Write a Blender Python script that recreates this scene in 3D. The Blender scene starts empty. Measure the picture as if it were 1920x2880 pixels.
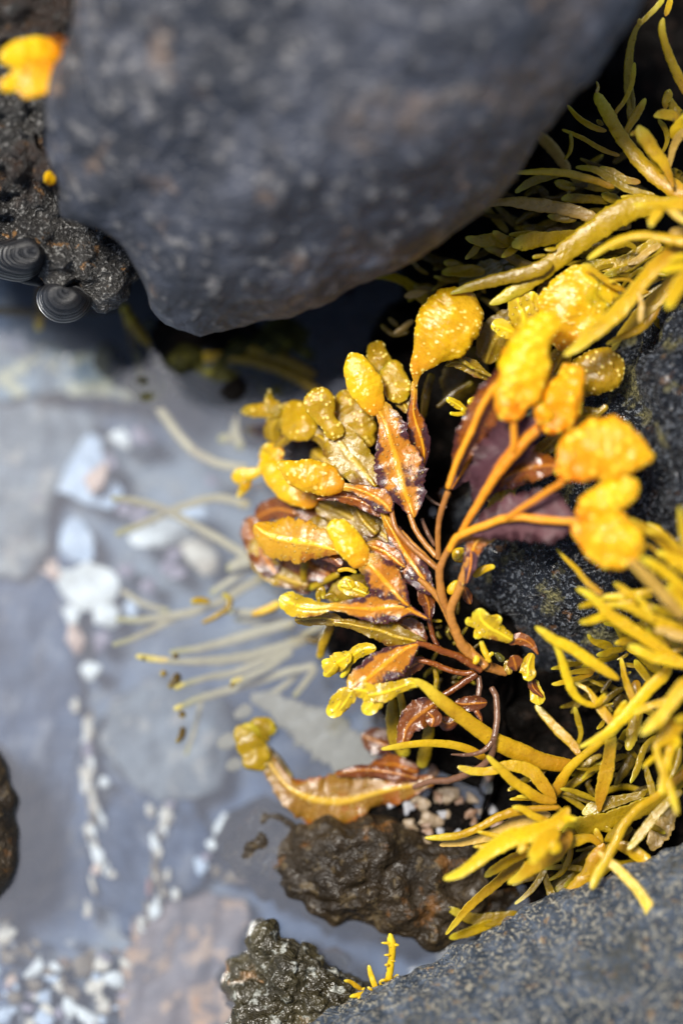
import bpy, math, random
import numpy as np
from mathutils import Vector, Matrix

# ------------------------------------------------------------------ camera, sky, sun, exposure
# one unit is one decimetre; the water surface is z = 0
SC = bpy.context.scene
SC.unit_settings.system = 'METRIC'
SC.unit_settings.scale_length = 0.1
D = 7.5                                   # distance from lens to the plane in focus
TILT = math.radians(9)
FZ = 0.36                                 # height of the point in focus at the middle of the frame
S = 3.0 / 2880.0                          # size of one photograph pixel at the plane in focus
R_ = np.array([1.0, 0, 0]); U_ = np.array([0, math.cos(TILT), math.sin(TILT)])
B_ = np.array([0, -math.sin(TILT), math.cos(TILT)])      # back towards the lens
FOC = np.array([0, 0, FZ])
cam = bpy.data.cameras.new('camera'); camo = bpy.data.objects.new('camera', cam)
SC.collection.objects.link(camo)
camo.location = FOC + B_ * D
camo.rotation_euler = (TILT, 0, 0)
cam.sensor_fit = 'VERTICAL'; cam.sensor_height = 36; cam.lens = 36 * D / 3.0
cam.clip_start = 0.1; cam.clip_end = 500
cam.dof.use_dof = True; cam.dof.focus_distance = D
cam.dof.aperture_fstop = 0.18
SC.camera = camo

SUN_EL, SUN_AZ = math.radians(68), math.radians(-60)    # azimuth from +y towards +x
world = bpy.data.worlds.new('World'); SC.world = world; world.use_nodes = True
wn = world.node_tree
sky = wn.nodes.new('ShaderNodeTexSky'); sky.sky_type = 'NISHITA'; sky.sun_disc = False
sky.sun_elevation = SUN_EL; sky.sun_rotation = SUN_AZ
sky.air_density = 1.0; sky.dust_density = 1.6; sky.ozone_density = 1.0
bg = wn.nodes['Background']; bg.inputs[1].default_value = 0.065
wn.links.new(sky.outputs[0], bg.inputs[0])
sun = bpy.data.lights.new('sun', 'SUN'); suno = bpy.data.objects.new('sun', sun)
SC.collection.objects.link(suno)
sun.energy = 3.3; sun.angle = math.radians(16); sun.color = (1, .95, .87)
sd = Vector((math.sin(SUN_AZ) * math.cos(SUN_EL), math.cos(SUN_AZ) * math.cos(SUN_EL), math.sin(SUN_EL)))
suno.rotation_euler = sd.to_track_quat('Z', 'Y').to_euler()
SC.view_settings.view_transform = 'Standard'; SC.view_settings.look = 'None'
SC.view_settings.gamma = 1; SC.view_settings.exposure = 1.0
SC.render.engine = 'CYCLES'
SC.cycles.use_denoising = True
SC.cycles.max_bounces = 6; SC.cycles.transparent_max_bounces = 8
SC.cycles.caustics_reflective = False; SC.cycles.caustics_refractive = False

# ------------------------------------------------------------------ helpers
CROPS = dict(F=(0, 0, 1568), K1=(0, 0, 960), K2=(960, 0, 960), K3=(0, 960, 960), K4=(600, 960, 660),
             K5=(1260, 720, 660), K6=(700, 1500, 660), K7=(1260, 1380, 660), L1=(1160, 1960, 760),
             L2=(0, 1920, 960), L3=(600, 2280, 600), L4=(0, 600, 500), L5=(1300, 200, 620),
             L6=(300, 1560, 660), M1=(1560, 1360, 360), M2=(1520, 1860, 400), M3=(1560, 0, 360),
             M4=(1560, 540, 360), M5=(1040, 760, 420), DS=(0, 0, 1920))
CUR = [0, 0, 1.0]
def use(k):
    x, y, s = CROPS[k]; CUR[:] = [x, y, s / 1568.0]
def fx(x): return CUR[0] + np.asarray(x, float) * CUR[2]
def fy(y): return CUR[1] + np.asarray(y, float) * CUR[2]

def local(px, py, d):
    """photograph pixel + height above the plane in focus -> camera aligned coordinates"""
    k = (D - d) / D
    return np.stack([(px - 960) * S * k, (1440 - py) * S * k, d + 0 * px], -1)
def world_of(q):
    q = np.asarray(q)
    return FOC + q[..., 0:1] * R_ + q[..., 1:2] * U_ + q[..., 2:3] * B_
def d_of_z(px, py, z):
    """height above the plane in focus of the point seen at px, py that lies at world height z"""
    a = (1440 - py) * S / D
    t = (z - (FZ + B_[2] * D)) / (a * U_[2] - B_[2])
    return D - t

def hermite(v, s, q):
    v = np.asarray(v, float)
    if len(v) == 2: return np.interp(q, s, v)
    g = np.gradient(v, s)
    i = np.clip(np.searchsorted(s, q) - 1, 0, len(s) - 2)
    h = s[i + 1] - s[i]; t = (q - s[i]) / h
    return ((2*t**3 - 3*t**2 + 1) * v[i] + (t**3 - 2*t**2 + t) * h * g[i]
            + (-2*t**3 + 3*t**2) * v[i+1] + (t**3 - t**2) * h * g[i+1])

class Field:
    """smooth random field, a sum of random plane waves"""
    def __init__(self, rng, freq, n=14):
        v = rng.normal(size=(n, 3)); v /= np.linalg.norm(v, axis=1)[:, None]
        self.k = v * freq * rng.uniform(.6, 1.5, (n, 1)) * 6.283
        self.p = rng.uniform(0, 6.283, n); self.n = n
    def __call__(self, P):
        sh = P.shape[:-1]; Q = P.reshape(-1, 3)
        return (np.sin(Q @ self.k.T + self.p).sum(1) / math.sqrt(self.n / 2)).reshape(sh)

COL = SC.collection
def mesh_obj(name, mat, grids, parent=None, origin=None):
    """grids: list of (P [m,n,3] world, dat [m,n,4]); closed round the second axis, capped at both ends"""
    V, Fc, A = [], [], []
    off = 0
    for P, dat in grids:
        m, n = P.shape[:2]
        V.append(P.reshape(-1, 3)); A.append(dat.reshape(-1, 4))
        i, j = np.meshgrid(np.arange(m - 1), np.arange(n), indexing='ij')
        a = i * n + j; b = i * n + (j + 1) % n
        q = np.stack([a, b, b + n, a + n], -1).reshape(-1, 4) + off
        c0, c1 = P[0].mean(0), P[-1].mean(0)
        V.append(np.stack([c0, c1])); A.append(np.stack([dat[0].mean(0), dat[-1].mean(0)]))
        k0 = off + m * n; jj = np.arange(n)
        t0 = np.stack([(jj + 1) % n + off, jj + off, np.full(n, k0)], -1)
        t1 = np.stack([jj + off + (m - 1) * n, (jj + 1) % n + off + (m - 1) * n, np.full(n, k0 + 1)], -1)
        # outward facing?
        ce = P.mean(0, keepdims=True).mean(1, keepdims=True)
        X = P - ce
        p0, p1, p3 = X[:-1], np.roll(X, -1, 1)[:-1], X[1:]
        vol = np.einsum('ijk,ijk->', p0, np.cross(p1, p3))
        if vol < 0: q = q[:, ::-1]; t0 = t0[:, ::-1]; t1 = t1[:, ::-1]
        Fc += [tuple(f) for f in q.tolist()] + [tuple(f) for f in t0.tolist()] + [tuple(f) for f in t1.tolist()]
        off += m * n + 2
    V = np.concatenate(V); A = np.concatenate(A)
    if origin is None:
        origin = np.zeros(3) if parent is not None else V.mean(0)
    base = np.array(parent['_w']) if parent is not None else np.zeros(3)
    loc = V.mean(0) if parent is not None else origin
    me = bpy.data.meshes.new(name)
    me.from_pydata((V - loc).tolist(), [], Fc)
    at = me.color_attributes.new('dat', 'FLOAT_COLOR', 'POINT')
    at.data.foreach_set('color', A.astype(np.float32).ravel())
    me.polygons.foreach_set('use_smooth', [True] * len(me.polygons))
    me.materials.append(mat); me.update()
    o = bpy.data.objects.new(name, me); COL.objects.link(o)
    o.location = Vector(loc - base)
    if parent is not None: o.parent = parent
    o['_w'] = [float(x) for x in loc]
    return o

def thing(name, label, cat, at, group=None):
    o = bpy.data.objects.new(name, None); COL.objects.link(o)
    o.empty_display_size = 0.05
    o.location = Vector(at); o['_w'] = [float(x) for x in at]
    return tag(o, label, cat, group)
def tag(o, label, cat, group=None, kind=None):
    if label: o['label'] = label
    if cat: o['category'] = cat
    if group: o['group'] = group
    if kind: o['kind'] = kind
    return o

def sweep(pts, d=0.0, z=None, flat=.5, n=14, kind='strand', curl=0., rough=.04, arch=0., roll=0.,
          ripple=.0, fold=0., warts=0, lump=0., rf=1.0, seed=None, smooth=5.0, th=2.0, wsize=5.0, wamp=2.2, ribh=1.0):
    """one limb: a spine traced base -> tip as (x, y, width or (left, right)), swept with a shaped section"""
    if seed is None: seed = int(sum((i + 1) * (abs(p[0]) * 7 + abs(p[1]) * 13) for i, p in enumerate(pts))) % 999983
    rng = np.random.default_rng(seed)
    x = fx([p[0] for p in pts]); y = fy([p[1] for p in pts])
    wl = np.array([(p[2][0] if isinstance(p[2], tuple) else p[2] / 2) for p in pts], float) * CUR[2]
    wr = np.array([(p[2][1] if isinstance(p[2], tuple) else p[2] / 2) for p in pts], float) * CUR[2]
    seg = np.hypot(np.diff(x), np.diff(y)); s = np.concatenate([[0], np.cumsum(np.maximum(seg, 1e-3))]); L = s[-1]
    if z is not None:
        zz = np.interp(s / L, np.linspace(0, 1, len(z)), z) if isinstance(z, (tuple, list)) else np.full(len(s), z)
        dd = d_of_z(x, y, zz)
    else:
        dd = np.interp(s / L, np.linspace(0, 1, len(d)), d) if isinstance(d, (tuple, list)) else np.full(len(s), float(d))
    r0, r1 = max(1.5, (wl[0] + wr[0]) / 2 * rf), max(1.5, (wl[-1] + wr[-1]) / 2 * rf)
    m = int(np.clip(L / smooth, 10, 150))
    e = 1 - np.cos(np.linspace(0.25, 1.45, 6))
    q = np.unique(np.concatenate([np.linspace(0, L, m), r0 * e, L - r1 * e]))
    q = q[(q > .01 * r0) & (q < L - .01 * r1)]
    X, Y = hermite(x, s, q), hermite(y, s, q)
    WL, WR, Dd = np.maximum(hermite(wl, s, q), .6), np.maximum(hermite(wr, s, q), .6), hermite(dd, s, q)
    t = q / L
    Dd = Dd + arch * np.sin(t * math.pi)
    def cap(a, r): a = np.clip(a / r, 0, 1); return np.sqrt(np.clip(1 - (1 - a) ** 2, 0.0009, 1))
    c = cap(q, r0) * cap(L - q, r1)
    WL, WR = WL * c, WR * c
    for W in (WL, WR):
        f = sum(np.sin(q / lam * 6.283 + rng.uniform(0, 6.28)) * a for lam, a in ((70, .9), (33, .8), (17, .6), (9, .35)))
        W *= 1 + rough * f
    Pc = local(X, Y, Dd); kk = S * (D - Dd) / D
    T = np.gradient(Pc, axis=0); T /= np.linalg.norm(T, axis=1)[:, None] + 1e-12
    N = np.array([0, 0, 1.0]) - T * T[:, 2:3]; N /= np.linalg.norm(N, axis=1)[:, None] + 1e-9
    Lf = np.cross(N, T)
    if roll:
        a = math.radians(roll) * (1 if not isinstance(roll, tuple) else 1)
        Lf, N = Lf * math.cos(a) + N * math.sin(a), N * math.cos(a) - Lf * math.sin(a)
    th_ = np.linspace(0, 2 * math.pi, n, endpoint=False)
    if kind == 'blade':       # crowd the section's corners to the margins and the middle
        th_ = th_ + 0
    ca, sa = np.cos(th_)[None, :], np.sin(th_)[None, :]
    W = np.where(ca > 0, WL[:, None], WR[:, None])
    Wm = ((WL + WR) / 2)[:, None]
    if kind == 'blade':
        a = np.sign(ca) * np.abs(ca)
        H = th * np.clip(c[:, None], .2, 1) * np.abs(sa) ** .5 * np.sign(sa)
        rib = np.exp(-(a * Wm / 5.5) ** 2) * np.minimum(7.0, Wm * .4) * np.sign(sa + 1e-9) * .6 * ribh
        off = H + rib
        ph = rng.uniform(0, 6.28, 2)
        def irr(side):
            return sum(am * np.sin(q[:, None] / lam * 6.283 + rng.uniform(0, 6.28)) for lam, am in ((rng.uniform(150, 240), .8), (rng.uniform(80, 120), .7), (rng.uniform(44, 64), .35), (rng.uniform(24, 34), .14)))
        wav = np.where(ca > 0, irr(0), irr(1))
        off = off + (fold * a ** 2 + ripple * np.abs(a) ** 2.4 * wav) * np.minimum(Wm, 60)
        # soft creases over the whole blade
        off = off + Field(rng, 1 / (100 * S), 10)(Pc[:, None, :] + Lf[:, None, :] * (a * W * kk[:, None])[..., None]) * np.minimum(Wm, 40) * .05
    else:
        a = ca
        off = flat * np.minimum(Wm, (WL + WR)[:, None] / 2) * sa + curl * a ** 2 * Wm
    Q = Pc[:, None, :] + (Lf[:, None, :] * (a * W)[..., None] + N[:, None, :] * off[..., None]) * kk[:, None, None]
    dat = np.zeros(Q.shape[:2] + (4,)); dat[..., 0] = t[:, None]; dat[..., 1] = np.abs(a); dat[..., 3] = rng.uniform()
    if warts or lump:
        dt = np.gradient(Q, axis=0); dp = np.roll(Q, -1, 1) - np.roll(Q, 1, 1)
        NN = np.cross(dp, dt); NN /= np.linalg.norm(NN, axis=2)[..., None] + 1e-12
        ce = Pc[:, None, :]
        sg = np.sign(np.einsum('ijk,ijk->', NN, Q - ce)); NN *= sg if sg else 1
        disp = np.zeros(Q.shape[:2])
        if lump:
            disp += lump * S * (Field(rng, 1 / (95 * S))(Q) * .6 + Field(rng, 1 / (45 * S))(Q) * .35) * c[:, None]
        if warts:
            area = c > .25
            ids = np.argwhere(np.broadcast_to(area[:, None], Q.shape[:2]))
            nb = int(L * (wl.mean() + wr.mean()) * 7.0 / 1000 * warts)
            sel = ids[rng.choice(len(ids), nb)]
            Cn = Q[sel[:, 0], sel[:, 1]]; sz = rng.uniform(.65, 1.35, nb) * wsize * S
            keep = []
            for k in range(nb):
                if all(((Cn[k] - Cn[g]) ** 2).sum() > (1.9 * wsize * S) ** 2 for g in keep): keep.append(k)
            w = np.zeros(Q.shape[:2])
            for k in keep:
                w = np.maximum(w, np.exp(-((Q - Cn[k]) ** 2).sum(2) / (sz[k] ** 2) * 1.2))
            disp += w * wamp * S
            dat[..., 2] = w
        Q = Q + NN * disp[..., None]
    return world_of(Q), dat

def limb(name, mat, parent, pts, d=0.0, **kw):
    multi = isinstance(pts[0], list)
    g = []
    for k, p in enumerate(pts if multi else [pts]):
        dk = d[k] if (multi and isinstance(d, list)) else d
        g.append(sweep(p, dk, **kw))
    return mesh_obj(name, mat, g, parent)
def blade(mat, parent, pts, d=0.0, name='blade', **kw):
    for k, v in dict(kind='blade', n=40, ripple=.12, rough=.05, smooth=3.0, rf=1.0, fold=rnd.uniform(-.12, .12)).items(): kw.setdefault(k, v)
    return limb(name, mat, parent, pts, d, **kw)
def bladder(mat, parent, pts, d=0.0, name='bladder', **kw):
    for k, v in dict(flat=.33, n=56, warts=1.0, lump=3., rough=.018, smooth=2.5, rf=1.1).items(): kw.setdefault(k, v)
    return limb(name, mat, parent, pts, d, **kw)
rnd = random.Random(5)

def dome(name, mat, outline, dfun, bulge, parent=None, nth=120, nr=40, centre=None, depth=None, under=.9, power=.5,
         noise=(), edge_noise=0.0, zfun=None, seed=None, skirt=6, ridges=None, smooth_outline=True):
    """a stone or shell: closed outline (crop pixels), height over the plane in focus from dfun, rounded by bulge,
    closed below down to depth"""
    if seed is None: seed = int(sum((i + 1) * (abs(p[0]) * 7 + abs(p[1]) * 13) for i, p in enumerate(outline))) % 999983
    rng = np.random.default_rng(seed)
    ox = fx([p[0] for p in outline]); oy = fy([p[1] for p in outline])
    x = np.concatenate([ox[-2:], ox, ox[:3]]); y = np.concatenate([oy[-2:], oy, oy[:3]])
    s = np.concatenate([[0], np.cumsum(np.hypot(np.diff(x), np.diff(y)) + 1e-3)])
    q = np.linspace(s[2], s[2 + len(ox)], nth, endpoint=False)
    if smooth_outline: X, Y = hermite(x, s, q), hermite(y, s, q)
    else: X, Y = np.interp(q, s, x), np.interp(q, s, y)
    if edge_noise:
        mx, my = X.mean(), Y.mean(); an = np.arctan2(Y - my, X - mx)
        f = 1 + edge_noise * sum(np.sin(k * an + rng.uniform(0, 6.28)) / k ** .6 for k in (3, 5, 8, 13, 19))
        X, Y = mx + (X - mx) * f, my + (Y - my) * f
    if centre is None: cx, cy = X.mean(), Y.mean()
    else: cx, cy = float(fx(centre[0])), float(fy(centre[1]))
    r = np.sin(np.linspace(0.015, 1, nr) * math.pi / 2)
    PX = cx + (X - cx)[None] * r[:, None]; PY = cy + (Y - cy)[None] * r[:, None]
    if zfun is not None: base = d_of_z(PX, PY, zfun(PX, PY))
    else: base = dfun(PX, PY)
    dd = base + bulge * (1 - r[:, None] ** 2) ** power
    if ridges: dd = dd + ridges[1] * np.abs(np.sin(r[:, None] * ridges[0] * math.pi)) * (r[:, None] < .97)
    top = local(PX, PY, dd)
    low = []
    for k in range(1, skirt + 1):
        f = k / skirt; sh = 1 - (1 - under) * f ** 1.5
        ex, ey = cx + (X - cx) * sh, cy + (Y - cy) * sh
        low.append(local(ex, ey, dd[-1] - depth * f ** 1.3))
    Q = np.concatenate([top, np.stack(low)])
    rr = np.concatenate([np.repeat(r[:, None], nth, 1), np.ones((skirt, nth))])
    W = world_of(Q)
    if noise:
        dt = np.gradient(W, axis=0); dp = np.roll(W, -1, 1) - np.roll(W, 1, 1)
        NN = np.cross(dp, dt); NN /= np.linalg.norm(NN, axis=2)[..., None] + 1e-12
        if (NN[:nr] @ B_).mean() < 0: NN = -NN
        disp = np.zeros(W.shape[:2])
        for fr, am in noise:
            f = Field(rng, fr, 22)(W); disp += am * f
        W = W + NN * disp[..., None]
    dat = np.zeros(W.shape[:2] + (4,)); dat[..., 0] = rr
    dat[..., 1] = np.linspace(0, 1, nth)[None]; dat[..., 3] = rng.uniform()
    return mesh_obj(name, mat, [(W, dat)], parent)

# ------------------------------------------------------------------ materials
class NT:
    def __init__(self, name):
        self.m = bpy.data.materials.new(name); self.m.use_nodes = True
        self.t = self.m.node_tree; self.p = self.t.nodes['Principled BSDF']; self.out = self.t.nodes['Material Output']
        self.tc = self.t.nodes.new('ShaderNodeTexCoord')
    def n(self, k, **kw):
        o = self.t.nodes.new('ShaderNode' + k)
        for a, v in kw.items(): setattr(o, a, v)
        return o
    def l(self, a, b): self.t.links.new(a, b)
    def set(self, sock, v):
        if hasattr(v, 'links') or isinstance(v, bpy.types.NodeSocket): self.l(v, sock)
        else: sock.default_value = v
    def noise(self, scale, detail=3, rough=.55, dist=0.0, vec=None):
        o = self.n('TexNoise'); o.inputs['Scale'].default_value = scale; o.inputs['Detail'].default_value = detail
        o.inputs['Roughness'].default_value = rough; o.inputs['Distortion'].default_value = dist
        self.l(vec or self.tc.outputs['Object'], o.inputs['Vector']); return o.outputs['Fac']
    def voro(self, scale, out='Distance', feature='F1', rand=1.0):
        o = self.n('TexVoronoi', feature=feature); o.inputs['Scale'].default_value = scale; o.inputs['Randomness'].default_value = rand
        self.l(self.tc.outputs['Object'], o.inputs['Vector']); return o.outputs[out]
    def ramp(self, v, a, b, lo=0., hi=1.):
        o = self.n('MapRange', interpolation_type='SMOOTHSTEP')
        self.set(o.inputs[0], v)
        for k, x in zip((1, 2, 3, 4), (a, b, lo, hi)): o.inputs[k].default_value = x
        return o.outputs[0]
    def mix(self, f, a, b, mode='MIX'):
        o = self.n('Mix', data_type='RGBA', blend_type=mode); self.set(o.inputs[0], f)
        for s_, v in ((o.inputs[6], a), (o.inputs[7], b)):
            if isinstance(v, tuple): s_.default_value = (*v[:3], 1)
            else: self.l(v, s_)
        return o.outputs[2]
    def math(self, op, a, b=0.0, c=None):
        o = self.n('Math', operation=op); self.set(o.inputs[0], a); self.set(o.inputs[1], b)
        if c is not None: self.set(o.inputs[2], c)
        return o.outputs[0]
    def bump(self, h, dist, strength=1.0, normal=None):
        o = self.n('Bump'); o.inputs['Strength'].default_value = strength; o.inputs['Distance'].default_value = dist
        self.l(h, o.inputs['Height'])
        if normal is not None: self.l(normal, o.inputs['Normal'])
        return o.outputs[0]
    def dat(self):
        a = self.n('Attribute', attribute_name='dat'); s_ = self.n('SeparateColor'); self.l(a.outputs['Color'], s_.inputs[0])
        return s_.outputs[0], s_.outputs[1], s_.outputs[2], a.outputs['Alpha']

def weed(name, lo, hi, rib=None, edge=None, tip=None, wart=None, edge_amt=.5, base=None, sss=.25, rough=(.16, .42), spots=True,
         coat=.35, fine=1.0, nscale=9, dark_bias=0., spec=.35):
    g = NT(name); t, a, w, rn = g.dat()
    n1 = g.noise(nscale, 4, .6, .4); n2 = g.noise(34, 4, .6)
    var = g.math('ADD', g.math('MULTIPLY', n1, .65), g.math('MULTIPLY', rn, .35))
    c = g.mix(g.ramp(var, .28, .72), lo, hi)
    c = g.mix(g.math('MULTIPLY', g.ramp(n2, .5, .75), .35), c, tuple(x * .55 for x in lo))
    if base: c = g.mix(g.ramp(t, .0, .45, .85, 0.), c, base)
    if edge:
        k = g.math('ADD', g.math('MULTIPLY', g.math('POWER', a, 2.0), edge_amt), g.math('MULTIPLY', g.ramp(n1, .35, .68), .75))
        k = g.math('ADD', k, g.math('MULTIPLY', g.math('SUBTRACT', .55, t), .35))
        k = g.math('ADD', k, g.math('MULTIPLY_ADD', g.math('SUBTRACT', n2, .5), .45, dark_bias))
        c = g.mix(g.ramp(k, .62, .98), c, edge)
    if tip: c = g.mix(g.ramp(t, .72, 1.0, 0., .9), c, tip)
    if rib: c = g.mix(g.ramp(a, .05, .2, .9, 0.), c, rib)
    if spots:
        v = g.voro(62); sp = g.ramp(v, .12, .26, 1., 0.)
        c = g.mix(g.math('MULTIPLY', sp, .4), c, wart or hi)
    if wart: c = g.mix(g.ramp(w, .25, .8, 0., .8), c, wart)
    if name.startswith('strand'):
        c = g.mix(g.math('MULTIPLY', g.ramp(g.noise(5, 5, .7, .8), .5, .72), .55), c, (lo[0] * .55, lo[1] * .42, lo[2] * .5))
        c = g.mix(g.math('MULTIPLY', g.ramp(g.noise(90, 2), .66, .72), .5), c, (lo[0] * .3, lo[1] * .25, lo[2] * .3))
        c = g.mix(g.ramp(a, .86, 1., 0., .35), c, tip or hi)  # paler rim paints in light passing through the thin edges
    g.l(c, g.p.inputs['Base Color'])
    rmask = g.noise(26, 3, .6)
    g.l(g.ramp(rmask, .35, .65, rough[0], rough[1]), g.p.inputs['Roughness'])
    h = g.math('MULTIPLY', g.noise(70, 3, .6), .2 * fine)
    h = g.math('ADD', h, g.math('MULTIPLY', g.noise(20, 2), .5))
    if spots: h = g.math('ADD', h, g.math('MULTIPLY', sp, .35))
    nb = g.bump(h, .016, .8); g.l(nb, g.p.inputs['Normal'])
    g.p.inputs['Subsurface Weight'].default_value = sss
    g.p.inputs['Subsurface Radius'].default_value = (.06, .03, .006)
    g.p.inputs['Subsurface Scale'].default_value = 1.0
    g.p.inputs['Specular IOR Level'].default_value = spec
    g.p.inputs['Coat Weight'].default_value = coat; g.p.inputs['Coat Roughness'].default_value = .07
    cb = g.bump(g.noise(40, 4, .6, .6), .007, .6); g.l(cb, g.p.inputs['Coat Normal'])
    return g.m

YW = (.80, .58, .20)
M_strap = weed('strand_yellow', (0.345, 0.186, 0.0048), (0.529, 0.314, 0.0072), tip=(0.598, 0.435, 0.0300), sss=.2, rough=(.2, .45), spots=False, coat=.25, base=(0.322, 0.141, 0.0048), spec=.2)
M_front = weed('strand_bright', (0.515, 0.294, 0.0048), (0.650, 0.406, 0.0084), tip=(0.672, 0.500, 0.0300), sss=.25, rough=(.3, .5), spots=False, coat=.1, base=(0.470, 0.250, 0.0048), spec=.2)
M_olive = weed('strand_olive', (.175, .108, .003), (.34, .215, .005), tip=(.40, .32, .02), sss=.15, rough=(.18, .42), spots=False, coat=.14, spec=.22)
M_dark = weed('strand_dark', (.050, .030, .002), (.13, .082, .004), tip=(.2, .145, .01), sss=.1, rough=(.2, .5), spots=False, coat=.08, spec=.2)  # dark weed; also paints the shade on strands lying deep
M_tan = weed('strand_tan', (.36, .21, .03), (.50, .31, .07), sss=.1, rough=(.2, .45), spots=False, coat=.25)
M_sub = weed('strand_pale', (.44, .35, .18), (.55, .45, .26), tip=(.42, .36, .10), sss=0, rough=(.4, .6), spots=False, coat=0)  # colour paled to carry the sky veil over sunken strands
M_faint = weed('frond_pale', (.25, .21, .13), (.33, .28, .19), sss=0, rough=(.4, .6), spots=False, coat=0)  # same veil painted into the broad sunken blade
M_blad = weed('bladder_yellow', (0.439, 0.228, 0.0048), (0.683, 0.393, 0.0072), wart=(.84, .62, .17), sss=0.50, spots=False, base=(0.512, 0.179, 0.0048), nscale=13, rough=(.14, .36), coat=.2, spec=.2)
M_blado = weed('bladder_orange', (.66, .265, .004), (.76, .43, .006), wart=(.86, .60, .05), sss=.45, spots=False, base=(.66, .17, .003), nscale=16, rough=(.25, .45), coat=.1, spec=.2)
M_bolive = weed('bladder_olive', (0.240, 0.135, 0.0048), (0.396, 0.243, 0.0072), wart=(.84, .62, .17), sss=0.45, spots=False, nscale=13, rough=(.18, .42), coat=.15, spec=.2)
M_leaf = weed('frond_orange', (0.322, 0.086, 0.0060), (0.506, 0.178, 0.0084), rib=(0.690, 0.299, 0.0096), edge=(0.048, 0.016, 0.0192), edge_amt=.78, tip=(0.575, 0.287, 0.0096), wart=YW, sss=0.30, rough=(.16, .42), coat=.25, dark_bias=.08)
M_curl = weed('frond_curled', (.19, .088, .008), (.33, .175, .018), rib=(.50, .30, .02), edge=(.22, .062, .006), edge_amt=.5, tip=(.16, .12, .007), wart=YW, sss=.1, rough=(.2, .45), coat=.15)
M_amber = weed('frond_amber', (0.391, 0.168, 0.0072), (0.552, 0.270, 0.0096), rib=(0.667, 0.396, 0.0120), edge=(0.345, 0.108, 0.0072), edge_amt=.3, tip=(0.506, 0.240, 0.0096), wart=YW, sss=0.28, rough=(.15, .4))
M_leafy = weed('frond_yellow', (0.408, 0.250, 0.0048), (0.576, 0.378, 0.0096), rib=(0.720, 0.513, 0.0180), edge=(0.240, 0.095, 0.0048), edge_amt=.3, tip=(0.624, 0.486, 0.0240), wart=YW, sss=0.15, rough=(.08, .3))
M_leafo = weed('frond_olive', (0.192, 0.111, 0.0048), (0.312, 0.189, 0.0084), rib=(0.456, 0.286, 0.0108), edge=(0.132, 0.052, 0.0048), edge_amt=.3, wart=YW, sss=0.25, rough=(.16, .42), coat=.15)
M_purple = weed('frond_purple', (.060, .024, .030), (.10, .044, .048), rib=(.74, .24, .01), edge=(.035, .012, .014), sss=.0, spots=False, rough=(.35, .55), coat=.0, spec=.15)
M_red = weed('frond_red_brown', (.11, .028, .004), (.22, .058, .005), rib=(.4, .14, .008), edge=(.05, .014, .009), wart=(.6, .32, .08), sss=0.30, rough=(.12, .35), coat=.35)
M_stalk = weed('stalk_orange', (.30, .115, .022), (.44, .185, .028), sss=.1, rough=(.25, .45), spots=False, coat=.25)
M_rib = weed('stalk_bright', (.66, .22, .008), (.76, .30, .012), sss=.2, rough=(.3, .5), spots=False, coat=.1)
M_brown = weed('stalk_brown', (.08, .038, .02), (.16, .075, .038), sss=0, rough=(.2, .4), spots=False, coat=.4)
M_green = weed('frond_green', (.06, .055, .006), (.12, .105, .01), wart=(.5, .45, .2), sss=.1, coat=.7, rough=(.1, .3))

def stone(name, dark, mid, speck, speck2, grain=70, amt=.5, amt2=.2, patch=None, patch_scale=3, patch_lo=.55, rough=(.35, .6), bump=.02,
          coat=0.0, big=6., spec2_scale=14, bumpf=1.0, spec=.5, sp=.56):
    g = NT(name)
    n0 = g.noise(big, 5, .6); n1 = g.noise(grain, 3, .65); n2 = g.noise(grain * .43, 4, .6, .5); n3 = g.noise(spec2_scale, 4, .6)
    c = g.mix(g.ramp(n0, .3, .7), dark, mid)
    c = g.mix(g.math('MULTIPLY', g.ramp(n2, .38, .62), .55), c, tuple(x * .45 for x in dark))
    c = g.mix(g.math('MULTIPLY', g.ramp(n1, sp, sp + .09), amt), c, speck)
    c = g.mix(g.math('MULTIPLY', g.ramp(n3, .60, .70), amt2), c, speck2)
    if patch:
        pn = g.noise(patch_scale, 4, .65)
        pk = g.math('MULTIPLY', g.ramp(pn, patch_lo, patch_lo + .1), g.ramp(n1, .4, .6, .3, 1.))
        c = g.mix(pk, c, patch)
    g.l(c, g.p.inputs['Base Color'])
    g.l(g.ramp(n2, .35, .65, rough[0], rough[1]), g.p.inputs['Roughness'])
    h = g.math('ADD', g.math('MULTIPLY', n1, .8 * bumpf), g.math('MULTIPLY', n2, .5))
    g.l(g.bump(h, bump, 1.0), g.p.inputs['Normal'])
    g.p.inputs['Coat Weight'].default_value = coat; g.p.inputs['Coat Roughness'].default_value = .1
    g.p.inputs['Specular IOR Level'].default_value = spec
    return g.m
K_big = stone('boulder_stone', (.018, .021, .030), (.082, .088, .112), (.30, .285, .27), (.30, .20, .13), grain=20, amt=.38, amt2=.4, big=2.4, spec2_scale=6, rough=(.4, .65), bump=.035, patch=(.085, .068, .06), patch_scale=2.6, patch_lo=.56)
K_left = stone('encrusted_stone', (.014, .012, .010), (.075, .072, .068), (.30, .295, .28), (.34, .17, .05), grain=84, amt=.75, amt2=.7, sp=.54, big=7, spec2_scale=20, rough=(.3, .6), bump=.04, coat=.06, patch=(.03, .013, .005), patch_scale=3.4, patch_lo=.5)
K_mid = stone('wet_black_stone', (.003, .0035, .005), (.030, .036, .048), (.26, .285, .32), (.28, .13, .04), grain=92, amt=.8, amt2=.5, patch=(.26, .235, .10), patch_scale=8, patch_lo=.55, big=7, rough=(.08, .32), bump=.06, coat=.1, spec2_scale=26, spec=.55, sp=.54)
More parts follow.
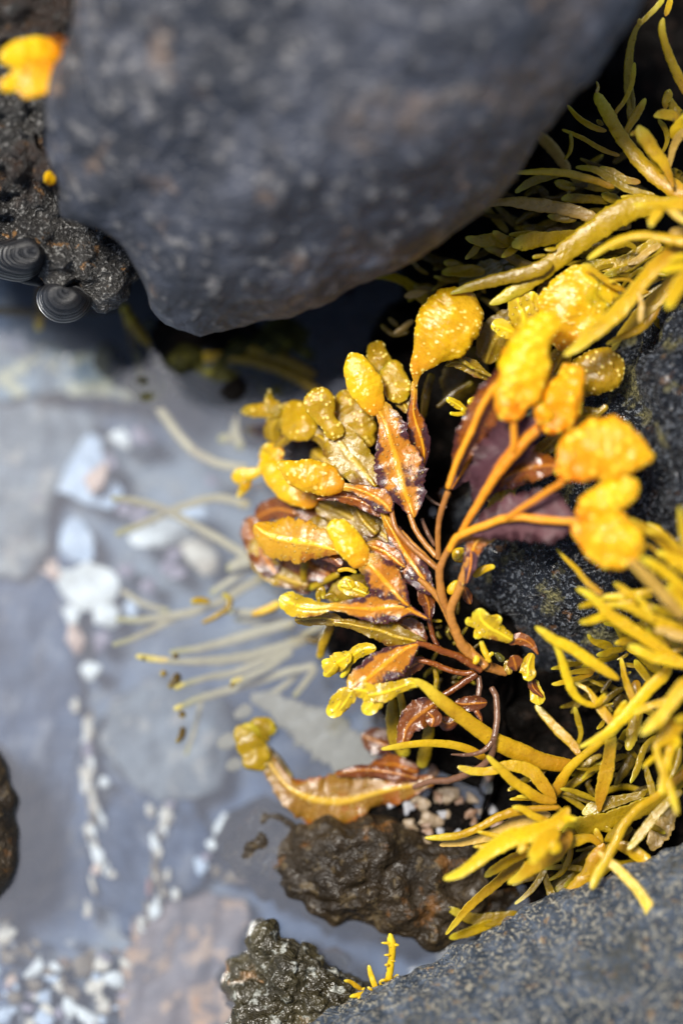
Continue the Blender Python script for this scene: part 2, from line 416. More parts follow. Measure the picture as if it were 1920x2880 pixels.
K_dmid = stone('shaded_stone', (.004, .004, .004), (.018, .018, .014), (.12, .11, .07), (.22, .10, .03), grain=70, amt=.6, amt2=.3, big=6, rough=(.3, .6), bump=.04, spec=.2)  # dark copy of the black stone, underside shade put into the colour
K_low = stone('blue_grey_stone', (.042, .060, .086), (.19, .23, .29), (.52, .48, .37), (.50, .31, .13), grain=80, amt=.85, amt2=.7, big=11, spec2_scale=26, rough=(.35, .6), bump=.07, coat=.0, sp=.52, patch=(.10, .10, .085), patch_scale=5, patch_lo=.56)
K_brown = stone('brown_wet_stone', (.012, .008, .004), (.045, .030, .014), (.12, .085, .04), (.16, .065, .012), grain=24, amt=.5, amt2=.6, big=5, spec2_scale=8, rough=(.3, .6), bump=.03, coat=.05, spec=.25)
K_moss = stone('mossy_stone', (.022, .017, .007), (.08, .066, .03), (.34, .35, .31), (.34, .14, .015), grain=20, amt=.75, amt2=.9, big=5, spec2_scale=5, rough=(.2, .5), bump=.05, coat=.15)
K_crev = stone('crevice_shade_stone', (.0025, .002, .0018), (.006, .005, .004), (.03, .02, .015), (.03, .012, .008), grain=22, amt=.4, amt2=.4, big=5, rough=(.4, .7), bump=.03, spec=.03)  # near black: the crevice shade is put into the colour
K_dgreen = stone('algae_stone', (.018, .018, .003), (.065, .060, .008), (.22, .20, .02), (.07, .06, .01), grain=26, amt=.4, amt2=.4, big=6, rough=(.4, .7), bump=.03, spec=.15)

def chip_mat(name, col, var):
    g = NT(name); t, a, w, rn = g.dat()
    c = g.mix(g.ramp(g.noise(14, 3), .35, .7), col, var)
    c = g.mix(g.math('MULTIPLY', g.ramp(g.noise(45, 3), .5, .7), .3), c, tuple(x * .6 for x in var))
    g.l(c, g.p.inputs['Base Color']); g.p.inputs['Roughness'].default_value = .45
    g.l(g.bump(g.noise(40, 3), .01), g.p.inputs['Normal']); return g.m
C = dict(white=chip_mat('shell_white', (.93, .92, .87), (.70, .68, .62)), blue=chip_mat('shell_bluish', (.60, .66, .74), (.46, .53, .63)),
         cream=chip_mat('shell_cream', (.80, .71, .57), (.58, .47, .34)), pink=chip_mat('shell_pinkish', (.34, .28, .32), (.24, .20, .25)),
         peach=chip_mat('shell_peach', (.78, .55, .42), (.62, .40, .3)), tan=chip_mat('pebble_tan', (.24, .175, .105), (.13, .09, .05)),
         brown=chip_mat('pebble_brown', (.20, .11, .06), (.10, .06, .035)), grey=chip_mat('pebble_grey', (.30, .30, .31), (.18, .18, .2)),
         red=chip_mat('pebble_red', (.45, .22, .17), (.3, .15, .12)))

g = NT('dark_snail_shell'); t, a, w, rn = g.dat()
st = g.noise(1.0, 2)
wv = g.math('SINE', g.math('ADD', g.math('MULTIPLY', t, 84.), g.math('MULTIPLY', g.noise(12, 3), 5.)))
wv2 = g.math('SINE', g.math('MULTIPLY', t, 37.))
k = g.ramp(g.math('ADD', wv, g.math('MULTIPLY', wv2, .8)), .1, 1.5)
c = g.mix(k, (.004, .0045, .0065), (.055, .055, .057))
rays = g.ramp(g.noise(16, 3), .5, .7)
c = g.mix(g.math('MULTIPLY', rays, .35), c, (.015, .016, .02))
g.l(c, g.p.inputs['Base Color']); g.p.inputs['Roughness'].default_value = .38
g.l(g.bump(wv, .004, .6), g.p.inputs['Normal']); g.p.inputs['Specular IOR Level'].default_value = .3
M_shell = g.m

# pool floor: blue grey rock with paler, tan and pinkish areas
g = NT('pool_floor_stone')
n0 = g.noise(1.6, 4, .55); n1 = g.noise(16, 4, .6); n2 = g.noise(4.5, 4, .6)
c = g.mix(g.ramp(n0, .42, .58), (.105, .14, .215), (.27, .30, .335))
c = g.mix(g.math('MULTIPLY', g.ramp(n1, .5, .68), .5), c, (.40, .36, .29))
c = g.mix(g.math('MULTIPLY', g.ramp(n2, .55, .7), .6), c, (.05, .07, .12))
g.l(c, g.p.inputs['Base Color']); g.p.inputs['Roughness'].default_value = .7
g.l(g.bump(n1, .03), g.p.inputs['Normal']); M_floor = g.m
K_slab = stone('pale_slab', (.20, .26, .31), (.30, .34, .35), (.62, .56, .34), (.55, .46, .24), grain=13, amt=.75, amt2=.5, big=3, rough=(.6, .8), sp=.5)
K_pink = stone('pink_slab', (.19, .17, .18), (.36, .25, .20), (.62, .40, .25), (.66, .33, .15), grain=10, amt=.65, amt2=.9, big=3, spec2_scale=5, rough=(.6, .8), sp=.5)
K_grey = stone('grey_slab', (.19, .21, .23), (.30, .31, .31), (.46, .42, .36), (.44, .34, .26), grain=12, amt=.6, amt2=.4, big=3, rough=(.6, .8))
K_bslab = stone('blue_slab', (.035, .06, .115), (.085, .115, .175), (.24, .25, .28), (.26, .22, .19), grain=12, amt=.5, amt2=.3, big=4, rough=(.6, .8))

# water: clear, with the sky mirrored in it and pale diffuse haze painting in more sky veil
g = NT('water'); t = g.t
tr = g.n('BsdfTransparent'); tr.inputs[0].default_value = (.84, .91, .99, 1)
gl = g.n('BsdfGlossy'); gl.inputs['Roughness'].default_value = .02; gl.inputs['Color'].default_value = (.95, .98, 1, 1)
df = g.n('BsdfDiffuse'); df.inputs[0].default_value = (.56, .62, .76, 1)
g.l(g.bump(g.noise(5, 2), .01, .25), gl.inputs['Normal'])
fr = g.n('Fresnel'); fr.inputs[0].default_value = 2.15
m1 = g.n('MixShader'); m1.inputs[0].default_value = .055; g.l(tr.outputs[0], m1.inputs[1]); g.l(df.outputs[0], m1.inputs[2])
m2 = g.n('MixShader'); g.l(fr.outputs[0], m2.inputs[0]); g.l(m1.outputs[0], m2.inputs[1]); g.l(gl.outputs[0], m2.inputs[2])
g.l(m2.outputs[0], g.out.inputs[0]); t.nodes.remove(g.p); M_water = g.m

# ------------------------------------------------------------------ the setting
def sheet(name, mat, half, zf, n=120):
    xs = np.linspace(-half, half, n)
    X, Y = np.meshgrid(xs, xs, indexing='ij'); Z = zf(X, Y)
    V = np.stack([X, Y, Z], -1).reshape(-1, 3)
    i, j = np.meshgrid(np.arange(n - 1), np.arange(n - 1), indexing='ij'); a = (i * n + j).ravel()
    me = bpy.data.meshes.new(name); me.from_pydata(V.tolist(), [], np.stack([a, a + n, a + n + 1, a + 1], -1).tolist())
    me.polygons.foreach_set('use_smooth', [True] * len(me.polygons)); me.materials.append(mat)
    o = bpy.data.objects.new(name, me); COL.objects.link(o); return tag(o, None, None, kind='structure')
_f = Field(np.random.default_rng(3), .7); _f2 = Field(np.random.default_rng(4), 2.4)
FLOOR = -.42
sheet('pool_floor', M_floor, 9.0, lambda X, Y: FLOOR + .025 * _f(np.stack([X, Y, 0 * X], -1)) + .008 * _f2(np.stack([X, Y, 0 * X], -1)), 260)
sheet('water', M_water, 9.0, lambda X, Y: 0 * X, 3)

# ------------------------------------------------------------------ stones
use('K1')
o = dome('boulder', K_big, [(400, -60), (385, 130), (330, 250), (265, 360), (215, 500), (200, 620), (215, 730), (262, 860), (285, 1000), (400, 1040),
     (500, 1110), (570, 1210), (635, 1340), (660, 1425), (740, 1490), (900, 1525), (1180, 1480), (1400, 1420), (1568, 1330), (1800, 1240),
     (2000, 1120), (2230, 960), (2370, 800), (2480, 640), (2600, 480), (2720, 370), (2800, 220), (2900, 60), (2960, -120), (2500, -700), (1500, -900), (700, -600)],
     lambda x, y: .10 + np.clip((900 - y) / 900, -.1, 1.4) * .42 + np.clip((x - 800) / 900, 0, 1) * .05, .34, nth=240, nr=90, depth=1.3, under=.74, power=.55,
     noise=((.9, .010), (2.6, .006), (6, .003), (14, .0018)))
tag(o, 'big smooth grey boulder overhanging the pool across the top', 'rock', kind=None)
use('K1')
o = dome('boulder', K_left, [(-260, -200), (420, -200), (430, 60), (330, 300), (280, 560), (300, 850), (480, 950), (660, 1080), (690, 1300), (610, 1352), (480, 1375),
     (420, 1345), (330, 1310), (200, 1290), (100, 1250), (0, 1200), (-260, 1150)],
     lambda x, y: -.02 + np.clip((800 - y) / 800, 0, 1.2) * .22 - np.clip((x - 150) / 300, 0, 1) * .05, .08, nth=220, nr=80, depth=.9, under=.8, power=.5,
     noise=((1.6, .02), (5, .016), (12, .010), (28, .005)))
tag(o, 'rough dark encrusted rock beside the big boulder carrying two snail shells', 'rock')
use('F')
o = dome('boulder', K_mid, [(2100, 700), (1900, 760), (1740, 940), (1600, 1080), (1440, 1230), (1330, 1360), (1275, 1480), (1262, 1600), (1290, 1740), (1340, 1850), (1420, 1915),
     (1520, 1950), (1700, 1965), (1900, 1920), (2300, 1800), (2400, 1200)],
     lambda x, y: -.36 + np.clip((x - 1280) / 640, 0, 1) * .30 - np.clip((y - 1620) / 330, 0, 1) * .24, .32, nth=240, nr=90, depth=.7, under=.9, power=.6,
     noise=((1.2, .03), (4, .012), (10, .008), (26, .0045)))
tag(o, 'wet black granular rock that the yellow bladder seaweed grows on', 'rock')
use('DS')
CUR[:] = [0, 0, 1.2245]
o = dome('boulder', K_low, [(690, 2385), (725, 2352), (780, 2318), (830, 2288), (890, 2262), (950, 2232), (1020, 2190), (1080, 2152), (1150, 2108), (1250, 2070), (1350, 2042), (1450, 2000), (1568, 1955),
     (1800, 1900), (2000, 2300), (1700, 2700), (900, 2700), (660, 2500)],
     lambda x, y: -.06 + np.clip((x - 900) / 1000, 0, 1.2) * .16 + np.clip((y - 2600) / 400, 0, 1) * .10, .20, nth=240, nr=80, depth=.8, under=.9, power=.6,
     noise=((1.2, .016), (4, .006), (12, .005), (30, .0028)))
tag(o, 'blue grey speckled boulder in the bottom right corner', 'rock')
o = dome('boulder', K_brown, [(500, 1930), (540, 1890), (620, 1868), (700, 1880), (760, 1872), (820, 1884), (900, 1896), (980, 1930), (1100, 1960), (1200, 2050), (1150, 2120), (1000, 2160), (930, 2150), (880, 2142), (830, 2122), (740, 2096), (660, 2062), (590, 2035), (530, 1990)],
     None, .06, zfun=lambda x, y: -.06 + np.clip((x - 640) / 200, 0, 1) * .07, nth=220, nr=60, depth=.6, under=1.0, power=.45,
     noise=((1.5, .022), (4, .014), (10, .007), (24, .003)))
tag(o, 'dark brown half submerged rock between pool and bottom boulder', 'rock')
o = dome('gravel_bed', K_crev, [(840, 1850), (930, 1800), (1010, 1790), (1120, 1800), (1280, 1850), (1290, 2060), (1150, 2120), (1075, 2130), (1065, 2060), (1025, 1990), (960, 1930), (880, 1905)], None, .02,
     zfun=lambda x, y: -.012 + 0 * x, nth=120, nr=40, depth=.5, under=1.05, power=.4, noise=((4, .008), (10, .005)))
tag(o, 'dark wet bed of grit between the curled frond and the bottom boulder', 'rock')
use('L3')
o = dome('boulder', K_moss, [(330, 880), (400, 905), (460, 945), (560, 975), (630, 1030), (710, 1025), (820, 1060), (910, 1110), (990, 1170), (1150, 1300), (1200, 1500), (1000, 1700), (500, 1750), (190, 1650), (185, 1400), (145, 1220), (200, 1100), (285, 1020)],
     None, .10, zfun=lambda x, y: .05 + 0 * x, nth=200, nr=70, depth=.6, under=1.05, power=.6, noise=((3, .022), (7, .012), (16, .006), (36, .003)))
tag(o, 'small lumpy moss stained rock standing in shallow water at bottom', 'rock')
use('L2')
o = dome('boulder', K_brown, [(-10, 310), (25, 400), (55, 480), (66, 580), (72, 700), (64, 850), (35, 930), (-10, 990), (-200, 1000), (-260, 600), (-180, 300)],
     None, .08, zfun=lambda x, y: -.005 + 0 * x, nth=80, nr=24, depth=.5, under=1.05, noise=((3, .01), (9, .006)))
tag(o, 'black wet rock just showing at the left edge of the pool', 'rock')
# added crevice ledge below the plants; near-black colour paints in its shade
use('F'); CUR[:] = [0, 0, 1.2245]
o = dome('shade_ledge', K_crev, [(390, 850), (470, 885), (520, 930), (560, 1000), (640, 1060), (720, 1180), (760, 1330), (780, 1440), (850, 1560), (900, 1680), (960, 1760), (1040, 1800), (1100, 1850), (1080, 1930), (1120, 2000), (1250, 2050),
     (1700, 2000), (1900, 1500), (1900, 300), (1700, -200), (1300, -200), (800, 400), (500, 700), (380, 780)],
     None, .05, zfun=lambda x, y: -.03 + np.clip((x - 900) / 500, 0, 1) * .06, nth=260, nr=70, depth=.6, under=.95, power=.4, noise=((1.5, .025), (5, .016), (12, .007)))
tag(o, 'rock ledge added below boulder and seaweed, near black to paint in their shade', 'rock')
for pts, lab in (([(305, 860), (345, 850), (380, 870), (385, 905), (345, 925), (305, 920), (288, 895)], 'round dark green algae covered stone below the big boulder'),
                 ([(235, 800), (262, 800), (270, 830), (250, 852), (230, 835)], 'small dark algae covered stone left of the round green one'),
                 ([(330, 745), (430, 750), (560, 770), (700, 760), (720, 860), (620, 905), (560, 875), (500, 880), (430, 850), (400, 840), (350, 850), (310, 820)], 'dark green algae mat hanging off the ledge below the boulder')):
    o = dome('mossy_stone', K_dgreen, pts, None, .04, zfun=lambda x, y: -.03 + 0 * x, nth=70, nr=24, depth=.3, under=.9, noise=((5, .012), (12, .008)))
    tag(o, lab, 'stone')
use('K7')
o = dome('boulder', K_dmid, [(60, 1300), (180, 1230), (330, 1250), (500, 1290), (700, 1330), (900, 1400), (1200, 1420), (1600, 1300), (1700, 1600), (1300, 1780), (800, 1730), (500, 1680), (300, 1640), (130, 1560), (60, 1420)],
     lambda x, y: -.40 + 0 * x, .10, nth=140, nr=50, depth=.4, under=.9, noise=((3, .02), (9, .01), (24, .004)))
tag(o, 'dark speckled stone beneath the wet black rock, deep shade painted into its colour', 'rock')
# slabs lying on the pool floor
CUR[:] = [0, 0, 1.2245]
for pts, mt, zt, lab in (
    ([(-80, 840), (60, 820), (250, 810), (420, 880), (330, 905), (250, 910), (120, 905), (-80, 895)], K_slab, -.26, 'pale yellow flecked slab under water below the shells'),
    ([(-80, 925), (120, 935), (210, 960), (160, 1090), (110, 1180), (90, 1270), (60, 1310), (-80, 1320)], K_grey, -.31, 'large grey slab under water at left edge of pool'),
    ([(-60, 1320), (60, 1310), (140, 1310), (170, 1480), (190, 1700), (170, 1900), (120, 2060), (-60, 2040)], K_bslab, -.35, 'blue grey slab under water left of the line of shell chips'),
    ([(250, 1640), (380, 1560), (520, 1640), (520, 1770), (420, 1840), (300, 1800), (240, 1740)], K_grey, -.31, 'pale grey slab under water in the middle of the pool'),
    ([(300, 2130), (420, 2060), (560, 2060), (560, 2200), (550, 2420), (330, 2420), (280, 2260)], K_pink, -.30, 'pinkish orange slab under water beside the mossy rock'),
    ([(240, 1880), (330, 1830), (470, 1880), (470, 1990), (380, 2110), (290, 2150), (230, 2040)], K_bslab, -.34, 'dark blue slab under water between two lines of shell chips')):
    o = dome('stone_slab', mt, pts, None, .02, zfun=lambda x, y, z=zt: z + 0 * x, nth=140, nr=36, depth=.25, under=1.02, power=.3, edge_noise=.055, noise=((2, .010), (7, .007), (16, .003)))
    tag(o, lab, 'stone')

# ------------------------------------------------------------------ snail shells on the encrusted rock
use('L4')
sh = thing('snail_shell', 'dark ridged snail shell cut by the left edge of the photo', 'snail shell', world_of(local(fx(180.), fy(400.), np.array(.0))), None)
dome('shell', M_shell, [(-150, 300), (0, 240), (120, 205), (220, 190), (310, 225), (380, 290), (412, 370), (400, 460), (350, 540), (260, 590), (170, 605), (60, 590), (-80, 540), (-170, 430)],
     lambda x, y: -.02 + 0 * x, .17, sh, nth=120, nr=60, centre=(330, 320), depth=.10, under=.8, ridges=None)
dome('shell_lip', M_shell, [(150, 600), (260, 560), (370, 535), (430, 560), (440, 600), (380, 640), (280, 635), (190, 615)], lambda x, y: -.03 + 0 * x, .03, sh, nth=50, nr=20, depth=.06)
sh = thing('snail_shell', 'dark snail shell with growth rings hanging over the pool', 'snail shell', world_of(local(fx(570.), fy(800.), np.array(.0))), None)
dome('shell', M_shell, [(325, 760), (335, 690), (375, 640), (440, 612), (510, 618), (560, 648), (640, 655), (720, 690), (785, 730), (815, 785), (790, 850), (730, 915), (650, 955), (570, 968), (480, 955), (400, 905), (345, 835)],
     lambda x, y: -.02 + .0 * x, .17, sh, nth=140, nr=70, centre=(585, 665), depth=.10, under=.8, ridges=None)
dome('shell_lip', M_shell, [(560, 650), (620, 625), (700, 640), (780, 690), (815, 760), (760, 735), (660, 680)], lambda x, y: -.01 + 0 * x, .03, sh, nth=50, nr=20, depth=.06)

# ------------------------------------------------------------------ shell chips and pebbles on the pool floor
def chip(name, x, y, rx, ry, rot, col, label, group, z=FLOOR + .14, cat=None, poly=None, d=None):
    r = rnd
    if poly is None:
        n = r.choice((7, 8, 9, 11)); ph = r.uniform(0, 6.28); poly = []
        for k in range(n):
            a = ph + 6.283 * k / n + r.uniform(-.25, .25); q = r.uniform(.5, 1.25)
            u, v = rx * q * math.cos(a), ry * q * math.sin(a); c_, s_ = math.cos(math.radians(rot)), math.sin(math.radians(rot))
            poly.append((x + u * c_ - v * s_, y + u * s_ + v * c_))
    w = min(rx, ry) * CUR[2] * S; x_, y_ = float(fx(x)), float(fy(y)); tx, ty = r.uniform(-3e-4, 3e-4), r.uniform(-3e-4, 3e-4)
    o = dome(name, C[col], poly, (lambda X, Y: d + 0 * X), w * .22, zfun=None if d is not None else (lambda X, Y: z + (X - x_) * tx + (Y - y_) * ty), nth=30, nr=9, depth=w * .5 + .05, under=.85, skirt=3, smooth_outline=r.random() < .4, noise=((1 / (w * 3 + .01), w * .08), (1 / (w + .01), w * .04)))
    tag(o, label, cat or ('shell' if 'shell' in name else 'pebble'), group); return o
use('K3'); SF = 'shell_fragment'
G1 = 'broken shells lying in the upper pool'
chip(SF, 400, 620, 90, 90, 0, 'blue', 'pale blue triangular limpet like shell lying on the pool floor', G1, poly=[(255, 692), (330, 540), (395, 432), (465, 440), (490, 590), (575, 690), (520, 780), (430, 762), (340, 720)], z=FLOOR + .15)
for x, y, rx, ry, rot, col, lab in (
    (555, 440, 68, 48, 25, 'white', 'small white shell above the pale triangular one'), (655, 435, 48, 50, 0, 'pink', 'pinkish chip touching the small white shell'),
    (735, 890, 155, 62, -12, 'white', 'bright white elongated shell under the thin crossing strands'), (880, 790, 95, 52, 10, 'blue', 'bluish white shell chip above the bright elongated shell'),
    (920, 1000, 85, 105, -20, 'cream', 'cream shell fan right below the bright elongated shell'), (350, 920, 72, 110, -15, 'blue', 'smooth bluish oval shell below the triangular one'),
    (235, 1050, 45, 52, 0, 'peach', 'peach coloured chip left of the big white shell'), (400, 1115, 155, 85, 18, 'white', 'big bright white broken shell in the left pool'),
    (485, 1255, 60, 70, -25, 'white', 'white shell piece under the big bright broken shell'), (605, 1230, 40, 48, 0, 'blue', 'small bluish chip right of the white shell piece'),
    (335, 1260, 46, 55, 0, 'white', 'white chip at the lower left of the big broken shell'), (345, 1370, 42, 72, -18, 'peach', 'peach and white chip near the top of the line of chips'),
    (460, 1375, 48, 70, 10, 'pink', 'pale pink chip beside the peach and white one'), (410, 1515, 45, 52, 0, 'white', 'white chip alone between the shells and the long chip line'),
    (440, 640, 60, 80, 20, 'peach', 'orange tinted chip inside the pale triangular shell')):
    pl = {'big bright white broken shell in the left pool': [(250, 1040), (330, 1062), (400, 1015), (490, 1028), (552, 1100), (545, 1165), (500, 1205), (540, 1290), (505, 1315), (450, 1235), (375, 1235), (300, 1185), (265, 1110)],
          'bright white elongated shell under the thin crossing strands': [(585, 900), (690, 825), (765, 795), (860, 850), (905, 892), (830, 925), (735, 950), (620, 942)],
          'cream shell fan right below the bright elongated shell': [(825, 940), (930, 895), (992, 960), (1005, 1050), (945, 1085), (880, 1030)],
          'smooth bluish oval shell below the triangular one': [(340, 810), (400, 850), (435, 930), (420, 1010), (350, 1020), (285, 980), (275, 900), (295, 830)]}.get(lab)
    chip(SF, x, y, rx, ry, rot, col, lab, G1, poly=pl, z=FLOOR + .16 if 'inside' not in lab else FLOOR + .22)
for x, y, rx, ry in ((680, 1130, 40, 48), (820, 1060, 50, 40), (580, 1050, 40, 42), (790, 985, 46, 52), (560, 770, 60, 45), (640, 800, 50, 60), (760, 1040, 40, 40), (500, 570, 40, 60), (980, 640, 40, 30), (170, 715, 25, 22)):
    chip('pebble', x, y, rx, ry, 0, 'pink', 'small dull pinkish pebble among the shells in the upper pool', 'pinkish pebbles among the shells')
use('L2')
for x, y, rx, ry, rot, col in ((340, 110, 35, 40, 0, 'pink'), (400, 220, 50, 92, 0, 'white'), (400, 420, 45, 72, 0, 'white'), (470, 460, 30, 36, 0, 'white'), (415, 560, 33, 80, 5, 'cream'), (408, 675, 30, 60, 0, 'cream'),
        (450, 780, 45, 85, -20, 'white'), (520, 880, 32, 28, 0, 'white'), (415, 1045, 30, 45, 0, 'white'), (435, 940, 16, 60, 0, 'cream'), (405, 310, 38, 50, 0, 'pink'), (430, 860, 30, 30, 0, 'peach')):
    chip(SF, x + rnd.uniform(-12, 12), y, rx * .62, ry * .95, rot + rnd.uniform(-14, 14), col if rnd.random() < .55 else 'cream', 'pale shell chip in the long vertical line in the left pool', 'chips in the long left line')
for x, y, rx, ry, rot, col in ((690, 590, 38, 38, 0, 'cream'), (765, 620, 34, 50, 10, 'cream'), (715, 740, 46, 48, 0, 'white'), (718, 860, 24, 70, -15, 'tan'), (768, 965, 26, 55, -25, 'cream'), (705, 1050, 62, 42, -25, 'white'), (672, 1110, 26, 42, 10, 'cream'), (690, 940, 24, 62, 0, 'red'), (740, 660, 28, 50, 30, 'cream'), (790, 560, 30, 24, 0, 'pink')):
    chip(SF, x + rnd.uniform(-10, 10), y, rx * .66, ry * .95, rot + rnd.uniform(-14, 14), col if rnd.random() < .6 else 'tan', 'pale shell chip in the short crooked line right of the long one', 'chips in the short crooked line')
for x, y, rx, ry, col, lab in ((1030, 660, 45, 56, 'white', 'round white pebble near the dark half submerged rock'), (1115, 760, 48, 60, 'cream', 'cream egg shaped pebble touching the dark half submerged rock')):
    chip('pebble', x, y, rx, ry, 0, col, lab, 'pebbles by the dark rock', z=FLOOR + .16)
for x, y, rx, ry, col in ((970, 740, 28, 28, 'white'), (1200, 625, 55, 38, 'blue'), (1300, 655, 32, 22, 'white'), (1090, 605, 34, 24, 'white'), (925, 840, 30, 42, 'blue'), (940, 800, 26, 26, 'pink'), (1000, 860, 30, 40, 'tan'), (1120, 880, 50, 40, 'brown'), (1180, 700, 40, 30, 'brown'), (1060, 900, 40, 40, 'tan')):
    chip('pebble', x, y, rx, ry, 0, col, 'small pebble in the loose patch left of the dark half submerged rock', 'pebbles left of the dark rock', z=FLOOR + .15)
heap = [(570, 1290, 26, 25, 'white'), (400, 1290, 70, 52, 'white'), (520, 1370, 60, 62, 'white'), (270, 1305, 32, 30, 'white'), (160, 1310, 62, 50, 'white'), (70, 1445, 40, 34, 'white'), (210, 1440, 36, 38, 'white'),
        (330, 1425, 64, 50, 'cream'), (60, 1370, 26, 42, 'peach'), (280, 1400, 30, 32, 'cream'), (420, 1400, 50, 48, 'cream'), (148, 1400, 26, 34, 'red'), (30, 1255, 32, 42, 'white'), (30, 1160, 42, 80, 'white'), (210, 1545, 80, 40, 'blue'),
        (400, 1540, 62, 40, 'white'), (30, 1090, 50, 34, 'white'), (125, 1230, 32, 26, 'white'), (240, 1360, 38, 30, 'tan'), (470, 1300, 50, 34, 'cream'), (310, 1500, 50, 32, 'white'), (120, 1500, 40, 30, 'pink'), (30, 1520, 50, 60, 'blue'), (470, 1480, 40, 40, 'cream'), (560, 1440, 30, 26, 'pink')]
for x, y, rx, ry, col in heap:
    chip(SF, x + rnd.uniform(-15, 15), y, rx * rnd.uniform(.8, 1.25), ry * rnd.uniform(.7, 1.2), rnd.uniform(-60, 60), col if rnd.random() < .7 else rnd.choice(('cream', 'tan', 'blue')), 'bleached shell piece in the heap in the bottom left corner', 'shell heap in the bottom left corner', z=FLOOR + .15)
use('L2')
for pts in ([(395, 130), (400, 300), (402, 430), (415, 560), (410, 690), (450, 790), (500, 875)], [(760, 590), (720, 740), (715, 850), (770, 970), (700, 1050), (668, 1115)]):
    for k in range(26):
        f = rnd.uniform(0, len(pts) - 1.01); i = int(f); u = f - i
        x = pts[i][0] * (1 - u) + pts[i + 1][0] * u + rnd.gauss(0, 16); y = pts[i][1] * (1 - u) + pts[i + 1][1] * u
        chip(SF, x, y, rnd.uniform(7, 15), rnd.uniform(26, 70), rnd.uniform(-16, 16), rnd.choice(('white', 'cream', 'cream', 'tan', 'tan')), 'small thin shell sliver strewn along a pale vein on the pool floor', 'shell slivers along the pale veins', z=FLOOR + .14)
for k in range(55):
    chip(SF, rnd.uniform(-20, 590), rnd.uniform(1180, 1600), rnd.uniform(12, 34), rnd.uniform(10, 28), rnd.uniform(0, 90), rnd.choice(('cream', 'tan', 'tan', 'pink', 'blue', 'grey', 'brown')), 'tiny shell crumb among the heap in the bottom left corner', 'shell crumbs in the bottom left corner', z=FLOOR + .14)
use('L1'); GG = 'gravel in the gap above the bottom boulder'
for x, y, rx, ry, rot, col, lab in ((100, 712, 88, 52, 8, 'tan', 'big tan oval pebble in the gravel gap'), (140, 980, 36, 42, 0, 'white', 'small white round pebble in the gravel gap'),
        (230, 950, 42, 72, 10, 'peach', 'pinkish long pebble beside the small white one'), (190, 575, 85, 60, 10, 'tan', 'tan angular pebble at the top of the gravel gap'), (25, 850, 60, 70, 0, 'tan', 'tan pebble left of the gravel gap under the leaf')):
    chip('pebble', x, y, rx, ry, rot, col, lab, GG, z=.024, cat='pebble')
for k in range(120):
    x, y = rnd.uniform(-120, 700), rnd.uniform(420, 1400)
    if y > 1500 - .75 * (x + 250) or x < -50 and y > 700: continue
    chip('pebble', x, y, rnd.uniform(25, 62), rnd.uniform(22, 50), rnd.uniform(0, 90), rnd.choice(('tan', 'brown', 'brown', 'brown', 'grey', 'tan', 'tan')), 'small brownish pebble of the gravel between the rocks', GG, z=.018 + rnd.uniform(-.008, .014))
use('K1')
o = chip(SF, 350, 185, 36, 36, 0, 'cream', 'small round whitish shell wedged between orange weed and boulder', None, d=.27, cat='shell')

# ------------------------------------------------------------------ the yellow wrack growing on the black rock
use('K7')
W = thing('bladder_seaweed', 'large orange and yellow bladder seaweed fanned out in the middle', 'seaweed', world_of(local(fx(400.), fy(1215.), np.array(-.05))))
def stalk(mat, pts, d=0., **kw):
    kw.setdefault('flat', .8); kw.setdefault('n', 10); kw.setdefault('rough', .05); kw.setdefault('rf', .5); kw.setdefault('warts', 0)
    return limb('stalk', mat, W, pts, d, **kw)
# stalks
stalk(M_stalk, [[(400, 1215, 60), (280, 1180, 75), (190, 1130, 80), (100, 1040, 75), (45, 930, 65), (15, 800, 60), (60, 690, 60), (110, 560, 68), (150, 430, 75)]], (-.02, .12))
use('K6')
stalk(M_stalk, [[(1590, 900, 70), (1480, 790, 64), (1390, 690, 60), (1345, 580, 56), (1290, 470, 50), (1220, 380, 44), (1130, 300, 36)]], (.02, .03))
stalk(M_stalk, [[(1340, 540, 50), (1290, 430, 60), (1275, 330, 56), (1272, 250, 52), (1300, 170, 48), (1340, 100, 46), (1420, 40, 42), (1560, -22, 40)],
                [(1270, 250, 42), (1180, 160, 40), (1080, 60, 38), (1000, -25, 36)]], [(.04, .14), (.05, .0)])
stalk(M_red, [[(1560, 920, 56), (1460, 860, 56), (1390, 820, 52), (1300, 790, 48), (1200, 752, 44), (1110, 728, 38)]], (.02, .05))
stalk(M_red, [[(1510, 930, 45), (1420, 935, 42), (1300, 900, 42), (1190, 858, 40), (1120, 850, 38)]], (.0, .0))
stalk(M_red, [[(1525, 935, 52), (1420, 1005, 48), (1295, 1085, 44)]], (.0, .0))
stalk(M_brown, [[(1530, 950, 40), (1540, 1020, 40), (1530, 1090, 38)]], (-.01, .0))
stalk(M_red, [[(1285, 792, 42), (1240, 720, 36), (1212, 620, 34), (1200, 560, 34)]], (.0, .0))
use('K4')
stalk(M_stalk, [[(1510, 1530, 38), (1400, 1440, 36), (1290, 1340, 36), (1215, 1240, 36), (1185, 1110, 34)]], (.05, .02))
stalk(M_stalk, [[(1490, 1440, 42), (1420, 1360, 38), (1350, 1260, 38), (1310, 1150, 38)]], (.05, .02))
stalk(M_stalk, [[(1500, 1460, 40), (1500, 1380, 38), (1500, 1250, 38), (1522, 1130, 40), (1568, 1000, 40)]], (.05, .12))
stalk(M_brown, [[(1480, 1370, 26), (1420, 1260, 30), (1390, 1180, 26)]], (-.04, -.04))
stalk(M_brown, [[(1560, 1110, 22), (1480, 1080, 22), (1410, 1020, 20)]], (-.05, -.08))
use('L1')
